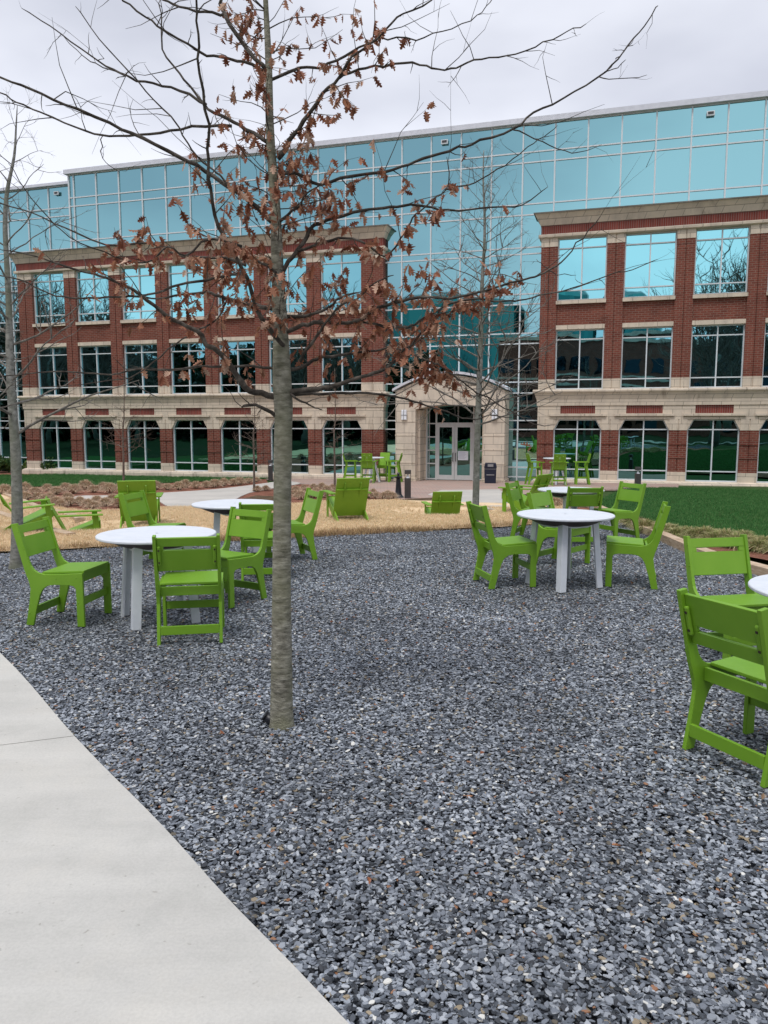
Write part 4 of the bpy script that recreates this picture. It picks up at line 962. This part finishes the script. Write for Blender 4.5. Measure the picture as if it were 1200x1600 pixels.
for pts, w0, w1, lean in BR:
    n = len(pts); x0 = pts[0]; acc = 0; P_ = []; W_ = []
    for i, (a, b) in enumerate(pts):
        if i: acc += math.hypot(a - pts[i - 1][0], b - pts[i - 1][1])
        base = OY
        P_.append((a, b, acc))
    tot = acc
    # a side limb that starts out on another keeps that limb's distance
    off0 = 0
    if abs(x0[0] - 432) > 45 or False: off0 = getattr(ldens, 'last', 0)
    P3s = []
    for a, b, s_ in P_:
        yy = OY + off0 + lean * (s_ / 330.0) ** .9 * (1 if s_ else 0)
        P3s.append(oinv @ P3(a, b, yy)); W_.append((w0 + (w1 - w0) * (s_ / tot) ** .8) * yy / FPX / 2 * .90)
    if not off0: ldens.last = lean * .35
    cpts = catmull(P3s, 3); rads = []
    for i in range(n - 1):
        for k in range(3): rads.append((W_[i] + (W_[i + 1] - W_[i]) * k / 3) * rg.uniform(.92, 1.1))
    rads.append(W_[-1] * .6)
    for i in range(1, len(cpts) - 1): cpts[i] = cpts[i] + Vector((rg.gauss(0, .0025), rg.gauss(0, .008), rg.gauss(0, .0025)))
    wood.tube(cpts, rads, 8 if w0 > 5 else 6)
    # side twigs and leaves
    seglen = 0; step = 0
    for i in range(1, len(cpts)):
        seg_ = (cpts[i] - cpts[i - 1]); u = i / len(cpts); A_, B_, _ = P_[min(int(i / 3), n - 1)]; dn = ldens(A_, B_)
        step += seg_.length
        while step > .075:
            step -= .075
            if rg.random() < .62 + dn * .4:
                d_ = (seg_.normalized() * .7 + Vector((rg.gauss(0, 1), rg.gauss(0, 1), rg.gauss(.2, .9)))).normalized(); tips = []
                ln = rg.uniform(.04, .20) * (1.35 if dn > .3 else 1) if rg.random() < .8 else rg.uniform(.25, .5)
                twiggy(wood, cpts[i], d_, ln, min(.0030, rads[i] * .6), rg, 1 if rg.random() < .35 else 0, .05, .5, 4, 2, tips)
                for tpnt in tips:
                    if rg.random() < dn * 1.5:
                        for _ in range(rg.choice([1, 2, 2, 3])):
                            leafm(lv, tpnt, Vector((rg.gauss(0, .55), rg.gauss(0, .55), rg.gauss(-1.2, .6))), rg.uniform(.030, .066), rg, LEAFC)
            for _ in range(3 if rg.random() < dn * .8 else 0):
                leafm(lv, cpts[i], Vector((rg.gauss(0, .5), rg.gauss(0, .5), rg.gauss(-1.3, .5))), rg.uniform(.030, .066), rg, LEAFC)
for k in range(64):
    a, b = rg.gauss(432, 2), rg.uniform(-10, 610); i = min(range(len(tpc)), key=lambda j: abs(tpc[j].z - (oinv @ P3(a, b, OY)).z)); an = rg.uniform(0, 6.28); tips = []
    twiggy(wood, tpc[i].copy(), Vector((math.cos(an), math.sin(an), rg.uniform(.1, .8))), rg.uniform(.12, .42), .0034, rg, 1, .05, .5, 5, 3, tips)
    dn = min(1, ldens(a, b) + (.25 if b > 250 else .05))
    for tpnt in tips:
        if rg.random() < dn * .55:
            for _ in range(rg.choice([1, 2])): leafm(lv, tpnt, Vector((rg.gauss(0, .5), rg.gauss(0, .5), rg.gauss(-1.2, .5))), rg.uniform(.030, .066), rg, LEAFC)
# upper crown beyond the frame
for k in range(16):
    i = rg.randrange(78, len(tpc) - 4); a_ = rg.uniform(0, 6.28); twiggy(wood, tpc[i], Vector((math.cos(a_), math.sin(a_), rg.uniform(.5, 1.1))), rg.uniform(.5, 1.0), .006, rg, 2, .2, .3, 7, 4)
wood.build('limbs', M['oak_limb'], oak, smooth=True); lv.build('leaves', M['dry_leaf'], oak)
# fallen leaves and wood bits
fl = MB()
for _ in range(70):
    y = rg.uniform(2.1, 8); x = rg.uniform(-.3 if y < 3.2 else (-.9 if y < 4.2 else -1.4), 3); leafm(fl, Vector((x, y, .022)), Vector((rg.gauss(0, 1), rg.gauss(0, 1), .05)), rg.uniform(.018, .04), rg, [(.45, .2, .09), (.35, .13, .06), (.5, .33, .2)])
tag(fl.build('leaf_litter', M['dry_leaf']), 'small brown leaf scraps scattered over the slate gravel', 'leaf litter', None, 'stuff')
tw = MB()
for _ in range(26):
    x = rg.uniform(-1.0, 2.6); y = rg.uniform(2.0, 6.5)
    if y < 3 and x < .3: continue
    twiggy(tw, Vector((x, y, .022)), Vector((rg.gauss(0, 1), rg.gauss(0, 1), 0)), rg.uniform(.08, .22), .0016, rg, 0, -.02, .25, 6, 0)
tag(tw.build('fallen_twigs', M['grey_limb']), 'thin fallen twigs lying on the slate gravel', 'twigs', None, 'stuff')

def bare_tree(name, label, group, px_trunk, Y, bark, limb, seed, n_limb, lrange, lfrac, up, taper_px, depth=2, cone=True, sides=4, zmax=None, rbase=.012, droop=0.0):
    rg = random.Random(seed); x0, y0 = px_trunk[0][:2]; b0_ = P3(x0, y0, Y); o = empty(name, (b0_.x, Y, gz(Y))); tag(o, label, 'tree', group)
    inv = Matrix.Translation(-Vector(o.location)); tp = [inv @ P3(a, b, Y) for a, b, _ in px_trunk]; tp[0].z = -.03
    tr = [w_ * Y / FPX / 2 for _, _, w_ in px_trunk]; c = catmull(tp, 4); rr = []
    for i in range(len(tr) - 1):
        for k in range(4): rr.append(tr[i] + (tr[i + 1] - tr[i]) * k / 4)
    rr.append(tr[-1]); q = MB(); q.tube(c, rr, 12); q.build('trunk', bark, o, smooth=True)
    wd = MB(); H = c[-1].z; n = len(c)
    for k in range(n_limb):
        f = lfrac + (1 - lfrac) * (k + rg.random()) / n_limb; z = f * H
        i = max(j for j in range(n) if c[j].z <= z or j == 0); a_ = k * 2.4 + rg.uniform(-.5, .5)
        sz = (1 - (f - lfrac) / (1 - lfrac)) if cone else 1 - .55 * (f - lfrac) / (1 - lfrac)
        ln = lrange[0] + (lrange[1] - lrange[0]) * sz * rg.uniform(.7, 1.15)
        d_ = Vector((math.cos(a_), math.sin(a_), up + .6 * (f - .5) + rg.uniform(-.15, .2) - droop * sz))
        twiggy(wd, c[i].copy(), d_, ln, max(rr[i] * .35, rbase * sz), rg, depth, .10, .34, 8, sides)
    wd.build('branches', limb, o, smooth=True); return o
YL = G(25, 886)[1]
bare_tree('bare_tree', 'leafless pale grey tree at the far left standing in the gravel margin', None,
    [(25, 890, 25), (26, 870, 19), (27, 800, 17), (24, 700, 15), (19, 633, 13), (15, 560, 11.5), (14, 480, 9.5), (10, 400, 7.5), (8, 350, 7), (11, 300, 6), (22, 245, 4), (25, 200, 2.5), (27, 165, 1)], YL,
    M['grey_bark'], M['grey_limb'], 5, 30, (.35, 1.5), .30, .35, None, 2, True, 4, rbase=.010)
YM = G(742, 842)[1]
bare_tree('bare_tree', 'slender leafless tree standing in the gravel in front of the entrance portal', None,
    [(742, 845, 14), (742, 835, 11.5), (744, 760, 10.5), (746, 680, 9.5), (748, 620, 9), (751, 540, 8), (752, 480, 7), (754, 430, 5.5), (757, 380, 4.5), (757, 330, 3.5), (755, 280, 2.5), (756, 235, 1.2)], YM,
    M['grey_bark'], M['grey_limb'], 21, 62, (.30, 1.55), .31, .30, None, 2, True, 5, rbase=.006)
for (a, b, t_, sd_), nm in zip([(193, 764, 560, 3), (397, 768, 600, 4), (523, 766, 575, 9)], ['in front of the left wing between two tufted beds', 'left of the oak trunk in the mulch bed', 'right of the oak trunk by the terrace']):
    Yk = G(a, b)[1]
    bare_tree('sapling', 'thin leafless sapling ' + nm, 'young saplings in the beds', [(a, b, 4), (a, b - 40, 3.2), (a - 1, b - 90, 2.4), (a + 1, (b + t_) / 2 - 20, 1.6), (a, t_, .7)], Yk,
        M['brown_limb'], M['brown_limb'], sd_, 44 if a != 523 else 26, (.12, 1.0 if a == 193 else .8), .30, .22, None, 2, True, 4, rbase=.006)

# ------------------------------------------------------------------ tufts of ornamental grass
STR = [(.70, .53, .38), (.56, .37, .27), (.80, .64, .47), (.50, .43, .27)]
def dome(nb, r, h, cols, wd=.0045):
    mb = MB()
    for i in range(nb):
        a_ = rnd.uniform(0, 6.283); el = rnd.uniform(.12, 1.5); c = Vector(rnd.choice(cols)) * rnd.uniform(.6, 1.25)
        tip = Vector((math.cos(a_) * math.cos(el) * r, math.sin(a_) * math.cos(el) * r, math.sin(el) * h)) * rnd.uniform(.8, 1.08)
        b0_ = Vector((math.cos(a_), math.sin(a_), 0)) * r * .15 * rnd.random(); mid = (tip * .6 + b0_ * .4) + Vector((0, 0, h * .22)); sdv = Vector((-math.sin(a_), math.cos(a_), 0)).lerp(Vector((rnd.gauss(0, 1), rnd.gauss(0, 1), 0)), .4).normalized() * wd
        k = len(mb.v); droop = tip + Vector((0, 0, -h * .06))
        for p, s_ in ((b0_, 1), (mid, .9), (droop, .3)):
            mb.v += [tuple(p - sdv * s_), tuple(p + sdv * s_)]; mb.col += [(c[0], c[1], c[2], 1)] * 2
        mb.f += [(k, k + 1, k + 3, k + 2), (k + 2, k + 3, k + 5, k + 4)]; mb.mi += [0, 0]
    return mb
srcs = [dome(850, .33, .28, STR).build('ornamental_grass', M['blade']) for _ in range(3)]
srcG = [dome(700, .38, .24, [(.50, .44, .22), (.30, .32, .11), (.64, .52, .32), (.22, .27, .09)], .004).build('ornamental_grass', M['blade']) for _ in range(2)]
used = set()
def tuft(src, x, y, sc, label, group):
    o = src if src.name not in used else src.copy()
    if src.name in used: COL.objects.link(o)
    else: used.add(src.name)
    o.location = (x, y, gz(y)); o.rotation_euler = (0, 0, rnd.uniform(0, 6.28)); o.scale = (sc * rnd.uniform(.9, 1.1), sc * rnd.uniform(.9, 1.1), sc * rnd.uniform(.85, 1.1)); tag(o, label, 'grass tuft', group)
L1 = ('round straw coloured grass tuft in the row along the left green lawn', 'straw tufts along the left lawn')
L2 = ('reddish brown grass tuft in the clump on the front left mulch bed', 'brown tufts on the front left bed')
L3 = ('brown grass tuft in the mulch bed between oak trunk and terrace', 'brown tufts in the middle bed')
L4 = ('green and straw grass tuft behind the timber border at right', 'grass tufts behind the right timber border')
for i, (a, b) in enumerate([(8, 772), (28, 770), (40, 767), (55, 772), (74, 767), (88, 772), (103, 766), (116, 771), (134, 764), (147, 769), (162, 764), (172, 770), (190, 764), (214, 763), (228, 766), (243, 765), (262, 765), (280, 765), (290, 762), (306, 763), (322, 762), (336, 761), (350, 759), (364, 758), (374, 757), (388, 755), (400, 753), (22, 774), (-10, 772)]):
    x, y = G(a, b); tuft(srcs[i % 3], x, y, rnd.uniform(.8, 1.1), *L1)
for i, (a, b) in enumerate([(60, 781), (78, 780), (88, 787), (106, 781), (108, 790), (125, 789), (138, 792), (152, 788), (165, 790), (176, 786), (70, 785), (188, 792), (95, 793), (146, 795), (40, 782)]):
    x, y = G(a, b); tuft(srcs[i % 3], x, y, rnd.uniform(.65, .95), *L2)
for i, (a, b) in enumerate([(402, 768), (415, 766), (462, 768), (475, 765), (490, 763), (503, 763), (462, 775), (478, 772), (494, 770), (510, 769), (520, 766), (488, 778), (504, 777), (522, 775), (536, 778), (548, 776), (560, 777), (575, 778), (588, 778), (600, 779), (612, 779), (606, 776), (583, 773), (470, 780)]):
    x, y = G(a, b); tuft(srcs[i % 3], x, y, rnd.uniform(.6, .85), *L3)
for i, (a, b) in enumerate([(1010, 832), (1035, 838), (1050, 836), (1062, 843), (1078, 842), (1092, 848), (1108, 848), (1122, 853), (1140, 852), (1155, 858), (1172, 857), (1190, 864), (1130, 846), (1165, 850), (1200, 857), (1225, 868), (1245, 866), (990, 823), (1260, 880)]):
    x, y = G(a, b); tuft(srcG[i % 2], x, y + .1, rnd.uniform(.75, 1.0), *L4)
for i, (a, b) in enumerate([(853, 790), (868, 792), (846, 782), (862, 783)]):
    x, y = G(a, b); tuft(srcs[i % 3], x, y, .8, 'straw grass tuft beneath the farthest gravel table', 'straw tufts by the far table')

# ------------------------------------------------------------------ leafy crowns: hedge shrubs
def crown(mb, c, rx, ry, rz, n, size, cols, rg):
    lobes = [(Vector((rg.gauss(0, .42) * rx, rg.gauss(0, .42) * ry, rg.gauss(0, .42) * rz)), rg.uniform(.35, .6)) for _ in range(9)]
    for i in range(n):
        l_, s_ = rg.choice(lobes); d_ = Vector((rg.gauss(0, 1), rg.gauss(0, 1), rg.gauss(0, 1))).normalized() * (rg.random() ** .35) * s_
        p = Vector(c) + l_ + Vector((d_.x * rx, d_.y * ry, d_.z * rz)); u = Vector((rg.gauss(0, 1), rg.gauss(0, 1), rg.gauss(.3, 1))).normalized(); v = u.orthogonal().normalized()
        w_ = u.cross(v); sz = size * rg.uniform(.6, 1.3); k = len(mb.v); cc = Vector(rg.choice(cols)) * rg.uniform(.6, 1.35)
        mb.v += [tuple(p - v * sz * .5), tuple(p + w_ * sz * .25), tuple(p + v * sz * .5), tuple(p - w_ * sz * .25)]; mb.col += [(cc[0], cc[1], cc[2], 1)] * 4
        mb.f.append((k, k + 1, k + 2, k + 3)); mb.mi.append(0)
for i, (a, b, s_, lb) in enumerate([(-8, 741, 1.0, 'leafy green shrub leftmost against the building at the picture edge'), (22, 741, 1.05, 'leafy green shrub directly behind the leftmost tree'), (50, 741, 1.0, 'yellowish green shrub right of the leftmost tree'), (78, 742, .95, 'darker green shrub ending the row before the ground floor windows')]):
    x, y = G(a, b); y = min(y, 36.5); x = (a - 600) / FPX * y; rg = random.Random(i + 40); sh = empty('shrub', (x, y, gz(y))); tag(sh, lb, 'shrub', 'shrubs at the left end of the building')
    q = MB(); crown(q, (0, 0, .36), .75 * s_, .6, .40, 1500, .13, [(.10, .16, .03), (.05, .10, .02), (.16, .21, .05)] if i == 2 else [(.05, .11, .022), (.035, .08, .02), (.09, .14, .035)], rg); q.build('foliage', M['leaf'], sh)
    q = MB()
    for k in range(5): q.tube([(0, 0, 0), (rg.uniform(-.3, .3), rg.uniform(-.2, .2), .4)], [.02, .008], 5)
    q.build('stems', M['brown_limb'], sh)

# ------------------------------------------------------------------ unseen surroundings behind the viewer, with invented block and belt for the glass reflections
nB = Vector((math.sin(YAW), math.cos(YAW), 0))
def mirrored(px_, dist):                                   # place seen at that bearing by way of the glass
    d_ = ray(px_, 660); d_.z = 0; P = d_ * (dist / d_.y); return P + nB * 2 * (BD - nB.dot(P))
OBP = mirrored(985, 96); ob = empty('invented_office_block', (OBP.x, OBP.y, 0), R(-32)); tag(ob, 'invented unseen brick office block with green glass domed corner, added behind viewer for reflections', 'building')  # invented block, its height set to darken the middle window reflections
q = MB(); q.box(-24, 30, -8, 0, -.5, 11.6); q.build('brick_wall', M['brick'], ob)
q = MB()
for k in range(-9, 12):
    for z in (0.6, 4.2, 7.8): q.box(k * 2.4 + .3, k * 2.4 + 2.0, .0, .06, z, z + 1.7)
q.build('window', M['dull_win'], ob)
q = MB(); q.box(-24.2, 30.2, -8.2, .25, 11.6, 12.0)
for z in (3.4, 7.0): q.box(-24, 30, .0, .1, z, z + .25)
q.build('stone_band', M['stone'], ob)
dl = [((Matrix.Rotation(R(32), 4, 'Z') @ (mirrored(p_, 95) - Vector((OBP.x, OBP.y, 0)))).x, r_, h_) for p_, r_, h_ in ((712, 9.5, 18.4), (906, 3.5, 18.6), (1012, 3.6, 18.5))]
for cx, r_, h_ in dl:
    q = MB(); n = 20
    pr = [(r_, 0), (r_, h_ - 2.2)] + [(r_ * math.cos(R(a)), h_ - 2.2 + 2.2 * math.sin(R(a))) for a in (20, 40, 60, 80)]
    q.lathe(pr, 28, (cx, -8.0)); q.build('glass_drum', M['drum'], ob, smooth=False)
wd = MB(); rg = random.Random(3)  # evergreens added out of view, dark and tall to darken the glass
for k in range(70):
    pxk = -260 + 14.2 * k; dk = 86 if k % 2 else 78; P = mirrored(pxk, dk + rg.uniform(-2, 2)); hh = (rg.uniform(8.8, 11.0) if k % 2 else rg.uniform(5.5, 8.5))
    if pxk > 690: hh *= .45; P = mirrored(pxk, 76)
    crown(wd, (P.x, P.y, hh * .5), 3.0, 3.0, hh * .54, 900, 1.0, [(.012, .028, .010), (.018, .036, .014), (.009, .018, .007)], rg)
tag(wd.build('added_evergreen_wood', M['leaf']), 'unseen evergreen belt added behind the viewer to darken the window reflections', 'wood', None, 'stuff')
def far_tree(P, H, seed):
    rg = random.Random(seed); o = empty('tall_bare_tree', (P.x, P.y, 0)); tag(o, 'tall leafless tree across the court behind the viewer', 'tree', 'tall leafless trees behind the viewer')
    q = MB(); pts = [Vector((rg.gauss(0, .1) * k, rg.gauss(0, .1) * k, H * .5 * k / 5)) for k in range(6)]; q.tube(pts, [.26 - .03 * k for k in range(6)], 8); q.build('trunk', M['grey_bark'], o, smooth=True)
    q = MB()
    for k in range(26):
        f = rg.uniform(.22, 1); i = int(f * 4.99); p = pts[i].lerp(pts[i + 1], f * 4.99 - i); a_ = rg.uniform(0, 6.28)
        twiggy(q, p, Vector((math.cos(a_), math.sin(a_), rg.uniform(.7, 2.2))), H * rg.uniform(.35, .55), .075, rg, 2, .3, .22, 7, 6)
    q.build('branches', M['brown_limb'], o); return o
ft = [(1128, 60, 17), (1112, 56, 13), (1165, 66, 15), (75, 62, 15.5), (150, 66, 13), (40, 70, 15), (540, 60, 13.5), (470, 58, 12), (215, 64, 10), (1240, 64, 13), (10, 64, 14)]
for i, (p_, d_, h_) in enumerate(ft): far_tree(mirrored(p_, d_), h_, 60 + i)
